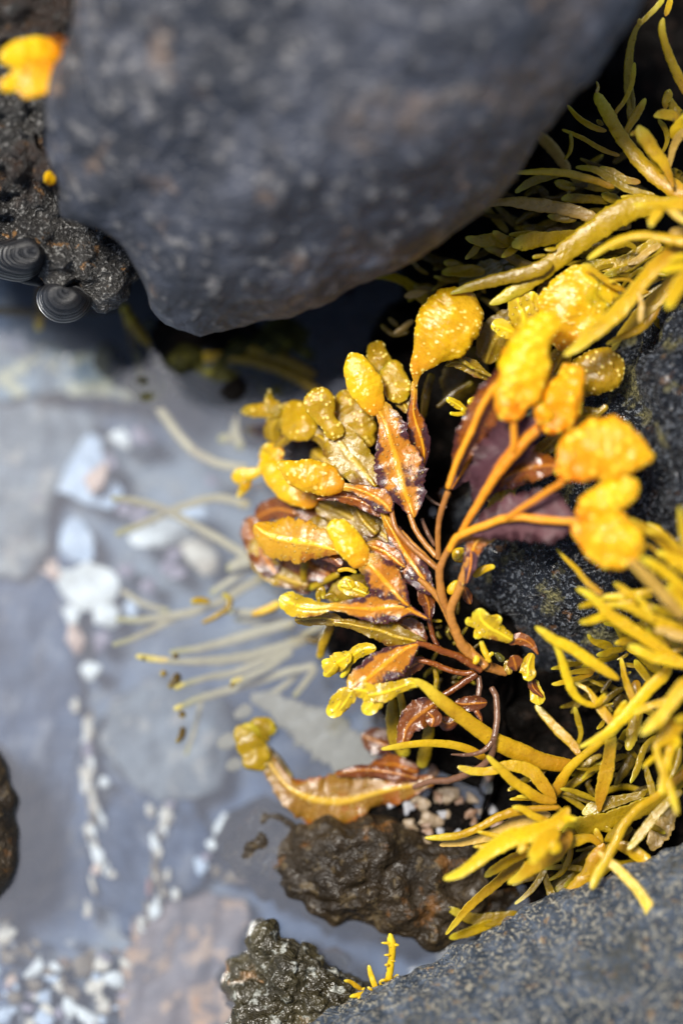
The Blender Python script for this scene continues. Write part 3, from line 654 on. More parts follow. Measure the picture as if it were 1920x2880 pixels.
stalk(M_brown, [[(455, -60, 36), (482, 0, 37), (488, 60, 38), (485, 160, 38), (465, 250, 36), (400, 318, 28), (310, 336, 22), (222, 334, 7)],
                [(470, 230, 40), (455, 340, 42), (405, 398, 42), (330, 440, 45), (220, 482, 44), (100, 492, 36), (0, 527, 30)]], [(.02, .06), (.05, -.12)])

# fronds on the left, from the back to the front
use('K4')
b = blade(M_leafo, W, [(640, 620, 200), (540, 530, 250), (440, 510, 150), (400, 560, 120), (400, 680, 100)], (-.16, -.26))
bladder(M_bolive, b, [[(660, 640, 160), (590, 560, 250), (500, 490, 210), (430, 470, 120)], [(450, 480, 110), (385, 415, 80), (370, 350, 40), (372, 325, 20)], [(450, 470, 100), (340, 465, 90), (240, 465, 88), (185, 470, 60)]],
        [(-.14, -.22), (-.2, -.24), (-.2, -.27)], warts=.5)
b = blade(M_leafo, W, [(860, 760, 60), (780, 700, 90), (700, 630, 90), (600, 615, 80), (500, 640, 70), (440, 690, 60), (400, 740, 50)], (-.1, -.22), ripple=.1)
bladder(M_blad, b, [[(700, 1080, 130), (580, 1010, 200), (460, 920, 210), (390, 830, 170), (345, 770, 120), (305, 760, 80)], [(400, 850, 70), (310, 865, 60), (220, 895, 90), (150, 905, 90), (118, 905, 50)], [(230, 910, 110), (205, 980, 80), (165, 1040, 30)], [(470, 760, 80), (390, 740, 110), (310, 745, 80)]],
        [(-.12, -.24), (-.24, -.27), (-.26, -.27), (-.2, -.25)], warts=.5)
b = blade(M_leafo, W, [(1180, 1330, 150), (1060, 1240, 210), (930, 1180, 190), (800, 1120, 160), (680, 1080, 110)], (-.08, -.14))
blade(M_leafo, b, [(1090, 1290, 120), (1010, 1210, 110), (950, 1120, 70)], (-.07, -.1))
for p, d in (([(420, 1560, 200), (330, 1420, 170), (250, 1270, 130), (250, 1170, 90)], (-.2, -.28)), ([(560, 1150, 120), (420, 1120, 160), (280, 1180, 110)], (-.2, -.28)), ([(900, 1250, 150), (760, 1180, 180), (600, 1120, 140), (520, 1060, 80)], (-.16, -.22)), ([(780, 1560, 140), (620, 1500, 200), (480, 1480, 200), (360, 1440, 120)], (-.16, -.24))):
    blade(M_red, W, p, d, ribh=.4)
use('K4')
for k, (a0, rr0, ln, wd, dep) in enumerate(((196, 560, 330, 190, -.13), (214, 420, 330, 170, -.10), (178, 470, 380, 180, -.12), (232, 500, 320, 170, -.10), (244, 380, 300, 150, -.08), (205, 760, 330, 200, -.2), (188, 800, 300, 190, -.2), (170, 640, 340, 190, -.18), (222, 800, 280, 180, -.18), (160, 420, 340, 160, -.12), (236, 860, 260, 160, -.18), (250, 640, 300, 150, -.12))):
    a = math.radians(a0); ca, sa = math.cos(a), math.sin(a); bx, by = 1470 + rr0 * ca, 1440 + rr0 * sa; kx = rnd.uniform(-60, 60)
    q = [(bx, by, 40), (bx + ln * .25 * ca, by + ln * .25 * sa, wd * .8), (bx + ln * .55 * ca - kx * sa * .5, by + ln * .55 * sa + kx * ca * .5, wd), (bx + ln * .85 * ca - kx * sa, by + ln * .85 * sa + kx * ca, wd * .75), (bx + ln * ca - kx * sa, by + ln * sa + kx * ca, wd * .3)]
    blade((M_leafo, M_amber, M_red, M_leafo, M_bolive)[k % 5], W, q, (dep, dep - .04), ripple=.3)
use('K6')
blade(M_leafo, W, [(400, 350, 60), (260, 310, 120), (120, 230, 150), (50, 130, 120), (60, 30, 80)], (-.18, -.25))
use('K4')
b = blade(M_leafo, W, [(1060, 700, 60), (1030, 660, 110), (1000, 600, 140)], (-.1, -.1))
bladder(M_bolive, b, [(1040, 670, 130), (980, 570, 235), (920, 450, 245), (860, 370, 170), (830, 345, 80)], (-.1, -.12))
b = blade(M_leafo, W, [(1300, 480, 40), (1270, 420, 80), (1230, 360, 110)], (-.06, -.08))
bladder(M_bolive, b, [[(1260, 410, 100), (1230, 330, 190), (1200, 230, 170), (1160, 130, 110)], [(1170, 200, 120), (1110, 110, 150), (1070, 50, 130), (1040, 20, 60)]], [(-.05, -.08), (-.07, -.1)], lump=4)
b = blade(M_leafo, W, [(1085, 975, 110), (990, 860, 235), (890, 745, 265), (810, 640, 225), (750, 600, 110)], (-.03, -.08), rough=.03)
bladder(M_bolive, b, [(840, 650, 160), (770, 540, 130), (720, 450, 195), (690, 370, 190), (672, 310, 110)], (-.05, -.06), flat=.35)
b = blade(M_leaf, W, [(1340, 1180, 36), (1300, 1070, (70, 120)), (1270, 990, (130, 150)), (1245, 900, (160, 180)), (1222, 800, (150, 175)), (1200, 720, (130, 130)), (1165, 620, (72, 135)), (1120, 500, (30, 105)), (1080, 440, (22, 70)), (1050, 390, (18, 40))], (.02, .0), ripple=.16, fold=.05)
bladder(M_blad, b, [(1120, 490, 90), (1065, 400, 180), (1010, 290, 235), (960, 190, 200), (925, 110, 110), (905, 80, 50)], (-.0, .0), flat=.4, lump=2)
b = blade(M_leaf, W, [(1400, 840, 24), (1405, 740, (50, 40)), (1385, 640, (80, 60)), (1350, 540, (60, 60)), (1335, 470, (40, 40)), (1338, 380, (26, 24)), (1345, 260, 44)], (-.05, -.01))
use('M5')
bladder(M_blad, b, [(468, 1230, 50), (485, 1120, 90), (520, 1020, 170), (590, 910, 320), (690, 770, 560), (780, 630, 660), (880, 480, 660), (985, 340, 500), (1060, 260, 300), (1085, 235, 160)], (.0, .02), flat=.34, lump=3, wamp=1.6, arch=.02)
use('K4')
blade(M_red, W, [(1190, 1200, 30), (1100, 1135, (40, 34)), (950, 1055, (50, 40)), (820, 1035, (34, 34)), (690, 1055, 14)], (.0, -.02), ripple=.2, name='blade', ribh=.4)
b = blade(M_leaf, W, [(1190, 1140, 70), (1130, 1075, 150), (1030, 1015, 110), (930, 980, 60), (850, 970, 55)], (.03, .02))
bladder(M_blad, b, [(870, 985, 70), (780, 945, 195), (680, 905, 230), (560, 880, 190), (480, 842, 100), (425, 818, 40)], (.02, -.02), flat=.45, wsize=6)
b = blade(M_amber, W, [(860, 1405, 40), (770, 1385, (50, 90)), (640, 1345, (130, 130)), (500, 1325, (150, 150)), (370, 1290, (120, 110)), (270, 1225, 50)], (-.03, -.10), fold=-.3)
blade(M_red, W, [(860, 1500, 50), (780, 1440, 80), (700, 1420, 70), (620, 1430, 40)], (-.06, -.1), ribh=.4)
use('K6')
b = blade(M_leaf, W, [(1230, 410, 36), (1180, 330, (80, 50)), (1120, 240, (110, 80)), (1060, 160, (110, 100)), (1010, 80, (80, 80)), (960, -10, (46, 60)), (920, -80, 60), (890, -150, 36)], (.03, .0))
blade(M_leaf, b, [(1040, 230, 60), (980, 180, 120), (900, 120, 130), (830, 90, 95), (775, 80, 40)], (.02, .0))
b = blade(M_leaf, W, [(1070, 490, 36), (1015, 440, (70, 66)), (950, 370, (110, 110)), (880, 290, (110, 120)), (815, 220, (80, 100)), (750, 160, 130)], (.06, .06), ripple=.16)
bladder(M_blad, b, [(785, 215, 90), (735, 155, 175), (680, 80, 205), (625, 5, 180), (575, -60, 120), (555, -90, 50)], (.06, .06), flat=.42, wsize=5.5)
b = blade(M_red, W, [(1180, 740, 60), (1110, 670, 150), (1020, 610, 130), (950, 590, 60)], (-.03, -.05), ribh=.4)
b = blade(M_leafo, W, [(1190, 745, 36), (1095, 715, 100), (985, 690, 150), (880, 650, 150), (760, 625, 90), (640, 600, 60), (560, 595, 46)], (.03, .02), ripple=.2)
blade(M_leafo, b, [(620, 590, 60), (480, 565, 100), (380, 572, 90), (305, 580, 50)], (.01, -.03))
b = blade(M_leaf, W, [(1195, 572, 34), (1110, 530, 44), (1045, 494, (70, 34)), (940, 488, (108, 48)), (830, 505, (95, 100)), (720, 500, (60, 70)), (610, 495, (30, 42)), (520, 490, 46)], (.05, .07), ripple=.14)
blade(M_leafy, b, [(545, 490, 50), (440, 500, 105), (340, 488, 150), (260, 455, 140), (205, 425, 80)], (.06, .05), fold=.35, ripple=.08)
b = blade(M_red, W, [(1180, 840, 50), (1100, 880, 110), (1010, 930, 100), (930, 970, 40)], (-.01, .0), ribh=.4)
b = blade(M_leaf, W, [(1140, 735, 36), (1050, 762, (100, 22)), (960, 825, (140, 80)), (870, 905, (110, 110)), (790, 970, (70, 105)), (720, 1030, (60, 90)), (670, 1075, 90)], (.05, .08), ripple=.14)
blade(M_leafy, b, [[(700, 1050, 130), (620, 1115, 130), (565, 1180, 110), (520, 1210, 56)], [(690, 1050, 90), (640, 1130, 90), (580, 1210, 60)]], (.085, .06), ripple=.25, ribh=.45)
blade(M_leafy, b, [[(700, 1040, 110), (800, 1065, 120), (830, 1110, 120), (800, 1165, 110), (770, 1210, 70)], [(790, 1080, 110), (900, 1060, 130), (1000, 1030, 90), (1090, 1000, 70), (1145, 1015, 30)], [(820, 1090, 60), (870, 1130, 60), (850, 1180, 36)]], (.085, .07), ripple=.25, ribh=.45)
blade(M_leafy, W, [[(850, 765, 40), (770, 775, 90), (700, 810, 90), (660, 860, 70), (640, 930, 50), (612, 965, 24)], [(680, 800, 70), (610, 850, 120), (540, 880, 120), (485, 855, 60)], [(580, 870, 90), (530, 930, 80), (500, 955, 50)]], (.02, -.02), ripple=.25, ribh=.45)
blade(M_red, W, [(1205, 575, 30), (1200, 490, 90), (1175, 410, 110), (1140, 350, 50)], (-.01, .0), ribh=.4)
b = blade(M_red, W, [(1265, 1115, 50), (1185, 1175, 180), (1115, 1225, 200), (1055, 1295, 130), (1030, 1380, 90), (1010, 1445, 40)], (.0, .0), ripple=.25, ribh=.45)
blade(M_red, b, [(1190, 1190, 60), (1230, 1240, 120), (1215, 1295, 40)], (.01, .01), ribh=.4)
blade(M_red, W, [[(1590, 1130, 40), (1510, 1135, 110), (1430, 1140, 90), (1370, 1130, 36)], [(1510, 1180, 50), (1545, 1235, 30), (1555, 1260, 12)]], (.02, .02), ripple=.3, ribh=.4)
blade(M_red, W, [(1400, 1230, 40), (1330, 1270, 100), (1260, 1235, 50)], (-.05, -.06), ribh=.4)
# olive straps and twigs under the fan
for p, d, m in (([(1000, 1060, 50), (1025, 1150, 50), (1030, 1260, 40)], -.06, M_olive), ([(960, 1100, 60), (960, 1250, 95), (1000, 1400, 115), (1060, 1490, 80)], (-.08, -.14), M_olive),
                ([(1240, 900, 30), (1252, 980, 36), (1240, 1050, 26)], -.04, M_olive), ([(1210, 1270, 60), (1185, 1420, 90), (1150, 1570, 80)], (-.06, -.14), M_olive),
                ([(550, 610, 60), (495, 740, 60), (470, 840, 50)], (-.08, -.2), M_strap), ([(380, 180, 50), (365, 290, 46), (400, 380, 50)], (-.14, -.2), M_olive), ([(600, 270, 40), (500, 320, 40), (400, 370, 44)], (-.14, -.2), M_olive),
                ([(590, 250, 25), (660, 240, 30), (720, 262, 24)], .0, M_front), ([(470, 460, 30), (462, 400, 36), (485, 370, 40), (500, 440, 36)], -.02, M_olive), ([(500, 430, 30), (550, 412, 44), (592, 450, 26)], -.01, M_olive)):
    limb('strand', m, W, p, d)
blade(M_leafy, W, [[(800, 410, 70), (700, 370, 110), (630, 350, 90), (590, 350, 50)], [(690, 370, 80), (655, 310, 70), (650, 285, 40)]], (-.02, -.04), ripple=.2)
for k in range(34):
    x, y = rnd.uniform(1030, 1480), rnd.uniform(520, 1000); a = rnd.uniform(0, 6.28); l = rnd.uniform(40, 110)
    limb('twig', rnd.choice((M_olive, M_dark, M_leafy)), W, [(x, y, 20), (x + l * .5 * math.cos(a) + rnd.uniform(-20, 20), y + l * .5 * math.sin(a), 24), (x + l * math.cos(a), y + l * math.sin(a), 14)], rnd.uniform(-.16, -.05), n=8)

# right hand side, behind
use('K5')
b = blade(M_leafo, W, [(520, 560, 60), (600, 420, 140), (650, 280, 160), (690, 150, 110)], (-.02, .0))
b = blade(M_green, W, [[(70, 190, 60), (200, 140, 150), (320, 80, 150), (360, 50, 90)], [(330, 90, 90), (410, 70, 120), (460, 85, 60)]], (-.12, -.1))
b = blade(M_leafo, W, [(250, 720, 100), (290, 590, 220), (380, 460, 220), (440, 370, 110)], (-.1, -.07))
b = blade(M_dark, W, [(60, 1000, 200), (90, 850, 280), (160, 700, 240), (220, 620, 120)], (-.2, -.16))
use('M5')
b = blade(M_leafo, W, [(1250, 1150, 40), (1130, 1060, 140), (1000, 985, 160), (880, 965, 110), (790, 1005, 30)], (-.03, -.02), ripple=.1)
for p in ([(920, 900, 36), (1000, 970, 46), (1085, 1035, 26)], [(1100, 1040, 30), (1180, 1065, 50), (1275, 1115, 30)]):
    limb('strand', M_olive, W, p, -.0)
blade(M_leafy, W, [(1600, 710, 100), (1450, 630, 190), (1340, 590, 170), (1265, 590, 80)], (.04, .05), ripple=.06)
for p in ([(1140, 1480, 50), (1000, 1465, 56), (900, 1400, 92), (800, 1345, 50)], [(1000, 1500, 50), (930, 1512, 50), (835, 1500, 36)], [(1180, 1440, 40), (1110, 1390, 130), (1020, 1380, 50)], [(1060, 1568, 40), (1000, 1500, 50), (960, 1450, 40)]):
    blade(M_leafy, W, p, (-.0, .02), ripple=.06)
limb('strand', M_dark, W, [(560, 1560, 60), (590, 1300, 90), (650, 1080, 80)], (-.12, -.1)); limb('strand', M_dark, W, [(700, 1440, 40), (900, 1280, 70), (1080, 1170, 60)], -.12)
use('K5')
blade(M_leafy, W, [[(510, 510, 120), (500, 410, 190), (470, 310, 150), (445, 235, 80)], [(520, 390, 130), (550, 300, 130), (565, 235, 60)]], (.05, .06), ripple=.06, fold=.15)
# bladders, right
blade(M_purple, W, [(20, 1560, 30), (120, 1400, 190), (220, 1230, 250), (310, 1060, 220), (370, 930, 120), (400, 850, 40)], (.09, .16), ripple=.25)
blade(M_red, W, [(250, 1580, 60), (380, 1480, 170), (520, 1420, 210), (650, 1400, 150), (740, 1400, 50)], (.1, .2), ripple=.3)
b = blade(M_leafo, W, [(700, 800, 60), (740, 700, 140), (780, 620, 200)], (.04, .08))
bladder(M_blad, b, [[(750, 640, 130), (790, 500, 390), (830, 350, 470), (850, 220, 380), (845, 110, 230), (830, 60, 90)], [(840, 380, 300), (960, 270, 260), (1080, 230, 170), (1170, 228, 70)]], [(.08, .1), (.09, .1)], flat=.3, lump=4, wamp=2.4)
b = blade(M_leafo, W, [(680, 830, 60), (760, 810, 100), (820, 790, 140)], (.06, .06))
bladder(M_bolive, b, [(780, 800, 150), (890, 790, 270), (1010, 765, 310), (1110, 745, 270), (1180, 730, 150)], (.06, .08), flat=.4, wsize=6)
blade(M_leafo, W, [[(830, 1125, 100), (920, 1065, 120), (1000, 1045, 60), (1062, 1000, 36)]], (.08, .1))
b = blade(M_leafo, W, [(260, 1640, 120), (350, 1560, 170), (450, 1450, 160), (540, 1350, 130), (640, 1290, 110), (720, 1215, 90), (780, 1170, 40)], (.04, .09), ripple=.2)
blade(M_leafo, W, [(190, 1600, 60), (225, 1400, 90), (250, 1270, 80), (280, 1230, 36)], (.06, .1))
b = blade(M_red, W, [(40, 1450, 30), (110, 1270, (80, 90)), (190, 1090, (90, 170)), (270, 930, (80, 180)), (340, 820, (60, 120)), (390, 730, 60)], (.13, .24), ripple=.15, ribh=.4)
limb('rib', M_rib, b, [(-5, 1560, 40), (60, 1370, 44), (150, 1180, 46), (235, 985, 46), (320, 865, 44), (400, 800, 40)], (.14, .28), flat=.8, n=10)
bladder(M_blado, b, [[(430, 1110, 90), (440, 990, 220), (490, 840, 300), (520, 700, 320), (545, 600, 270), (620, 490, 220), (710, 430, 150), (750, 405, 70)], [(400, 760, 110), (450, 680, 220), (520, 580, 240), (600, 480, 200)]], [(.30, .26), (.27, .26)], flat=.5, lump=6, wsize=8, wamp=2.4, warts=.5)
b = blade(M_purple, W, [(190, 1680, 60), (260, 1540, (130, 70)), (330, 1420, (190, 70)), (410, 1310, (190, 110)), (490, 1230, (190, 100)), (570, 1160, (150, 60)), (620, 1100, 60)], (.16, .24), ripple=.2)
limb('rib', M_rib, b, [[(70, 1885, 42), (120, 1785, 46), (185, 1680, 52), (270, 1540, 60), (370, 1400, 66), (460, 1300, 66), (530, 1220, 60), (600, 1160, 56)], [(430, 1320, 40), (438, 1220, 44), (435, 1110, 44)]], [(.145, .28), (.26, .29)], flat=.7, n=10)
bladder(M_blado, b, [[(640, 1180, 110), (690, 1090, 280), (740, 990, 310), (790, 880, 260), (800, 790, 200), (770, 715, 90)], [(590, 1120, 80), (640, 1050, 170), (680, 980, 160)]], [(.26, .22), (.27, .26)], flat=.5, lump=6, wsize=8, wamp=2.4, warts=.5)
use('K7')
b = blade(M_purple, W, [(130, 290, 26), (250, 235, (90, 100)), (400, 195, (150, 140)), (560, 185, (190, 155)), (700, 200, (190, 150)), (830, 205, 120), (870, 200, 60)], (.16, .26), ripple=.16)
limb('rib', M_rib, b, [[(0, 410, 48), (55, 315, 50), (140, 270, 52), (250, 230, 52), (350, 192, 52), (460, 176, 50), (620, 195, 44), (860, 206, 44)], [(380, 190, 36), (500, 110, 40), (610, 40, 42), (700, -20, 40), (770, -60, 40)]], [(.13, .31), (.23, .32)], flat=.75, n=10)
use('K5')
bladder(M_blado, b, [(745, 1490, 70), (820, 1410, 270), (940, 1320, 400), (1080, 1290, 430), (1200, 1310, 350), (1300, 1335, 190), (1370, 1345, 50)], (.33, .36), flat=.42, lump=5, wsize=8, wamp=2.4, warts=.5)
use('K7')
bladder(M_blado, b, [[(825, 215, 100), (910, 255, 220), (1040, 310, 350), (1160, 350, 350), (1250, 370, 250), (1310, 380, 90)], [(900, 240, 150), (980, 110, 200), (1080, 30, 220), (1180, 0, 200), (1270, -50, 110)]], [(.34, .38), (.35, .36)], flat=.46, lump=6, wsize=8, wamp=2.4, warts=.5)
blade(M_leafo, W, [(170, 420, 90), (230, 300, 110), (330, 150, 170), (370, 20, 160), (400, -80, 90)], (.1, .08))
blade(M_leaf, W, [(90, 640, 40), (140, 480, 90), (200, 330, 130), (250, 300, 120), (330, 300, 60)], (.1, .12))
blade(M_purple, W, [(120, 620, 20), (150, 480, 90), (150, 400, 60)], (.11, .13), ripple=.1)
# little new shoots near the holdfast
blade(M_leafy, W, [[(430, 1000, 60), (350, 955, 110), (270, 910, 150), (215, 850, 130), (205, 785, 80)], [(260, 910, 110), (180, 880, 80), (112, 872, 44)], [(260, 900, 110), (320, 865, 80), (356, 850, 40)], [(240, 920, 100), (190, 975, 50), (185, 990, 24)]], (.06, .09), ripple=.22, ribh=.3, th=2)
blade(M_red, W, [(400, 1020, 30), (470, 990, 90), (545, 1020, 60), (600, 1095, 12)], (.04, .04), ribh=.4)
blade(M_red, W, [(455, 1205, 40), (440, 1140, 110), (425, 1100, 50)], (.03, .05), ribh=.4)
blade(M_leafy, W, [(560, 1085, 50), (530, 1170, 90), (525, 1240, 90), (505, 1262, 36)], (.02, .05))
blade(M_leafy, W, [(570, 1260, 50), (585, 1340, 80), (600, 1400, 100), (605, 1435, 40)], (.0, .0)); blade(M_red, W, [(555, 1250, 60), (560, 1300, 60), (630, 1380, 16)], (.01, .01))
blade(M_leafo, W, [(410, 1230, 40), (395, 1170, 56), (395, 1130, 30)], .02); blade(M_green, W, [(370, 1140, 50), (330, 1100, 40), (310, 1085, 20)], .0)
blade(M_red, W, [(150, 760, 30), (125, 700, 70), (100, 640, 30)], .02, ribh=.4)
for p in ([(280, 1150, 26), (245, 1080, 44), (215, 1000, 28)], [(250, 1140, 24), (275, 1100, 30), (302, 1082, 22)], [(0, 690, 60), (40, 640, 70), (62, 600, 40)], [(165, 572, 44), (240, 525, 52), (312, 505, 34)], [(170, 1160, 30), (190, 1120, 44), (180, 1100, 24)]):
    limb('strand', M_front, W, p, .06)
bladder(M_leafy, W, [(40, 470, 60), (80, 430, 95), (115, 390, 50)], .02, warts=0, flat=.5, n=20)

# the long curled frond lying on the water, joined to the brown stalk
use('F'); CUR[:] = [0, 0, 1.2245]
b = blade(M_curl, W, [(1000, 1790, 16), (950, 1803, (24, 24)), (905, 1810, (40, 30)), (850, 1826, (30, 60)), (785, 1840, (56, 66)), (715, 1832, (62, 48)), (662, 1806, (36, 22)), (630, 1768, (24, 16)), (602, 1725, (18, 18)), (585, 1690, 36)], z=(.06, .05, .03, .03, .02, .03), ripple=.22, fold=-.1, th=2, ribh=.6)
blade(M_red, W, [(960, 1788, 20), (890, 1772, (20, 12)), (830, 1768, (18, 12)), (770, 1778, 14)], z=(.07, .06), ripple=.3, ribh=.4)
bladder(M_olive, b, [[(606, 1770, 40), (585, 1730, 66), (575, 1695, 70), (590, 1662, 44)], [(580, 1720, 40), (602, 1675, 56), (636, 1672, 30)], [(570, 1720, 30), (556, 1690, 40), (566, 1660, 24)]], z=(.03, .04), warts=.0, n=30, lump=6, flat=.25)
blade(M_red, W, [(960, 1775, 30), (900, 1755, 44), (850, 1765, 30)], z=(.03, .04)); blade(M_red, W, [(900, 1720, 50), (860, 1700, 60), (830, 1690, 30)], z=(.02, .01))

# ------------------------------------------------------------------ thin pale weed under the water, left
use('L6')
P = thing('sunken_seaweed', 'thin pale strands of seaweed floating just under the pool surface', 'seaweed', world_of(local(fx(1500.), fy(650.), np.array(-.4))))
ZB, ZT = -.07, -.012
for p, z in (([(1260, 450, 60), (1000, 520, 72), (800, 580, 62), (600, 630, 52), (420, 655, 40)], (ZB, ZB, ZT)), ([(1440, 520, 60), (1200, 610, 78), (950, 680, 72), (700, 710, 62), (450, 712, 46), (240, 685, 40), (195, 678, 30)], (ZB, ZB, -.02, .012)),
             ([(1240, 610, 50), (1050, 705, 60), (880, 780, 52), (640, 830, 46), (450, 890, 40)], (ZB, ZB, .01)), ([(1240, 640, 50), (1050, 770, 52), (830, 855, 36)], (ZB, .01)),
             ([(1400, 740, 50), (1200, 785, 56), (1000, 850, 56), (800, 910, 56), (600, 970, 52), (450, 1035, 36)], (ZB, ZB, .006)), ([(1400, 750, 50), (1330, 850, 46), (1250, 950, 40)], (ZB, -.03)),
             ([(1060, 140, 60), (900, 230, 62), (750, 320, 60), (600, 375, 60), (400, 415, 56), (200, 437, 46), (60, 430, 36)], (-.1, -.08, -.09)), ([(820, 310, 50), (560, 380, 42), (350, 480, 46), (180, 560, 42), (40, 605, 36)], (-.1, -.1, -.02)),
             ([(1140, 370, 60), (950, 388, 52), (800, 372, 40)], (-.02, -.06)), ([(1180, 425, 50), (1000, 440, 50), (850, 430, 40)], (-.08, -.1)), ([(1020, 60, 50), (880, 140, 50), (690, 265, 46)], (-.1, -.1)),
             ([(640, 940, 36), (590, 1160, 30), (530, 1340, 25)], (-.12, -.14)), ([(100, 240, 40), (250, 330, 40), (420, 380, 40)], (-.14, -.14)), ([(1300, 540, 40), (1420, 480, 50), (1500, 430, 50)], (-.03, .0)), ([(1300, 780, 36), (1150, 900, 40), (1050, 960, 40)], (-.1, -.1))):
    limb('strand', M_sub, P, p, z=z, flat=.4)
for p, m in (([(640, 455, 24), (735, 408, 36), (815, 345, 38), (822, 295, 36), (775, 262, 28)], M_olive), ([(690, 315, 30), (620, 305, 46), (565, 315, 40)], M_olive), ([(480, 790, 46), (460, 840, 60), (415, 890, 30)], M_dark), ([(500, 1045, 50), (510, 1090, 44)], M_dark), ([(510, 1150, 44), (500, 1210, 44), (465, 1255, 20)], M_dark),
             ([(400, 790, 50), (360, 795, 40)], M_olive), ([(470, 690, 40), (450, 660, 44)], M_dark), ([(270, 690, 40), (235, 690, 34)], M_dark), ([(850, 880, 44), (830, 860, 40)], M_dark), ([(970, 400, 30), (1060, 370, 50), (1160, 320, 50)], M_front), ([(1330, 560, 30), (1400, 580, 40), (1460, 520, 40)], M_dark),
             ([(1050, 1270, 40), (1150, 1370, 44), (1235, 1490, 34)], M_dark)):
    limb('strand_tip', m, P, p, z=(.004, .012), flat=.5)
for p in ([(2000, 1400, 200), (1650, 1340, 300), (1450, 1210, 320), (1250, 1090, 230), (1080, 980, 130), (960, 950, 70)], [(1600, 1200, 200), (1400, 1100, 160), (1250, 1020, 60)]):
    limb('pale_frond', M_faint, P, p, z=(-.08, -.10), flat=.08, rough=.1)
for p in ([(870, 1220, 120), (740, 1280, 90)], [(900, 1380, 100), (800, 1430, 70)], [(960, 1010, 110), (900, 1060, 80), (850, 1080, 40)]):
    limb('pale_frond', M_faint, P, p, z=(-.05, -.07), flat=.2)
use('K3')
for p, z in (([(1180, 1020, 44), (1050, 935, 42), (900, 850, 40), (750, 770, 38), (600, 730, 36), (510, 720, 24)], (-.04, -.08, -.02)), ([(1150, 755, 44), (1000, 720, 42), (850, 755, 38), (700, 820, 36), (530, 888, 30)], (-.04, -.1, -.04)),
             ([(1140, 585, 46), (1000, 560, 46), (900, 510, 46), (820, 430, 46), (740, 320, 46), (690, 250, 44), (650, 150, 44), (625, 40, 44)], (-.04, -.08, -.03)), ([(1230, 440, 40), (1120, 440, 50), (1000, 450, 40)], (-.1, -.1)), ([(1120, 320, 36), (1080, 400, 40), (1110, 500, 40)], (-.1, -.1)), ([(1160, 1000, 60), (1100, 1020, 60), (1040, 1050, 36)], (-.04, -.06))):
    limb('strand', M_sub, P, p, z=z, flat=.5)
use('K3')
P2 = thing('sunken_seaweed', 'dark olive strands in the shaded water below the big boulder', 'seaweed', world_of(local(fx(1000.), fy(60.), np.array(-.45))))
for p, z in (([(1500, 260, 40), (1350, 160, 50), (1200, 100, 50), (1000, 70, 50), (820, 90, 40)], (-.0, .0)), ([(1450, 160, 40), (1250, 60, 50), (1050, 20, 40)], .0), ([(620, 40, 46), (600, -60, 46), (570, -170, 40)], (-.02, .01)), ([(700, 40, 40), (640, -40, 50), (590, -120, 40)], (-.01, .01))):
    limb('strand', M_olive, P2, p, z=z)
use('K1')
P3 = thing('sunken_seaweed', 'dark green horizontal strand under water behind the hanging snail shell', 'seaweed', world_of(local(fx(200.), fy(1430.), np.array(-.6))))
limb('strand', M_dark, P3, [(-30, 1428, 36), (150, 1432, 44), (330, 1425, 40), (450, 1425, 40), (560, 1410, 30)], z=(-.06, -.06))
limb('strand', M_front, P3, [(195, 1290, 40), (185, 1420, 46), (178, 1520, 36)], z=(-.03, -.08))  # yellow strip modelled to imitate a reflection in the water

# ------------------------------------------------------------------ orange seaweed high on the encrusted rock
use('K1')
T = thing('orange_seaweed', 'blurred bright orange seaweed tuft on the encrusted rock at top left', 'seaweed', world_of(local(fx(250.), fy(210.), np.array(.35))))
blade(M_red, T, [(330, 190, 40), (260, 210, 110), (180, 250, 120), (130, 290, 80)], (.3, .42))
bladder(M_blado, T, [[(290, 240, 90), (220, 250, 160), (130, 250, 150), (50, 260, 110), (0, 265, 50)], [(230, 270, 130), (190, 340, 180), (140, 400, 140), (110, 450, 60)], [(150, 320, 150), (70, 380, 90), (0, 400, 50)]], [(.40, .46), (.42, .46), (.44, .46)], lump=2, warts=0, flat=.25)
T = thing('orange_seaweed', 'small yellow bud of seaweed in the notch beside the big boulder', 'seaweed', world_of(local(fx(230.), fy(820.), np.array(.15))))
bladder(M_blado, T, [(240, 850, 40), (228, 815, 60), (205, 800, 30)], (.16, .2), n=24, warts=0)
T = thing('orange_seaweed', 'olive scrap of seaweed in the dark notch under the orange tuft', 'seaweed', world_of(local(fx(160.), fy(520.), np.array(.1))))
blade(M_leafo, T, [(170, 570, 40), (150, 510, 70), (150, 470, 40)], (.12, .16))

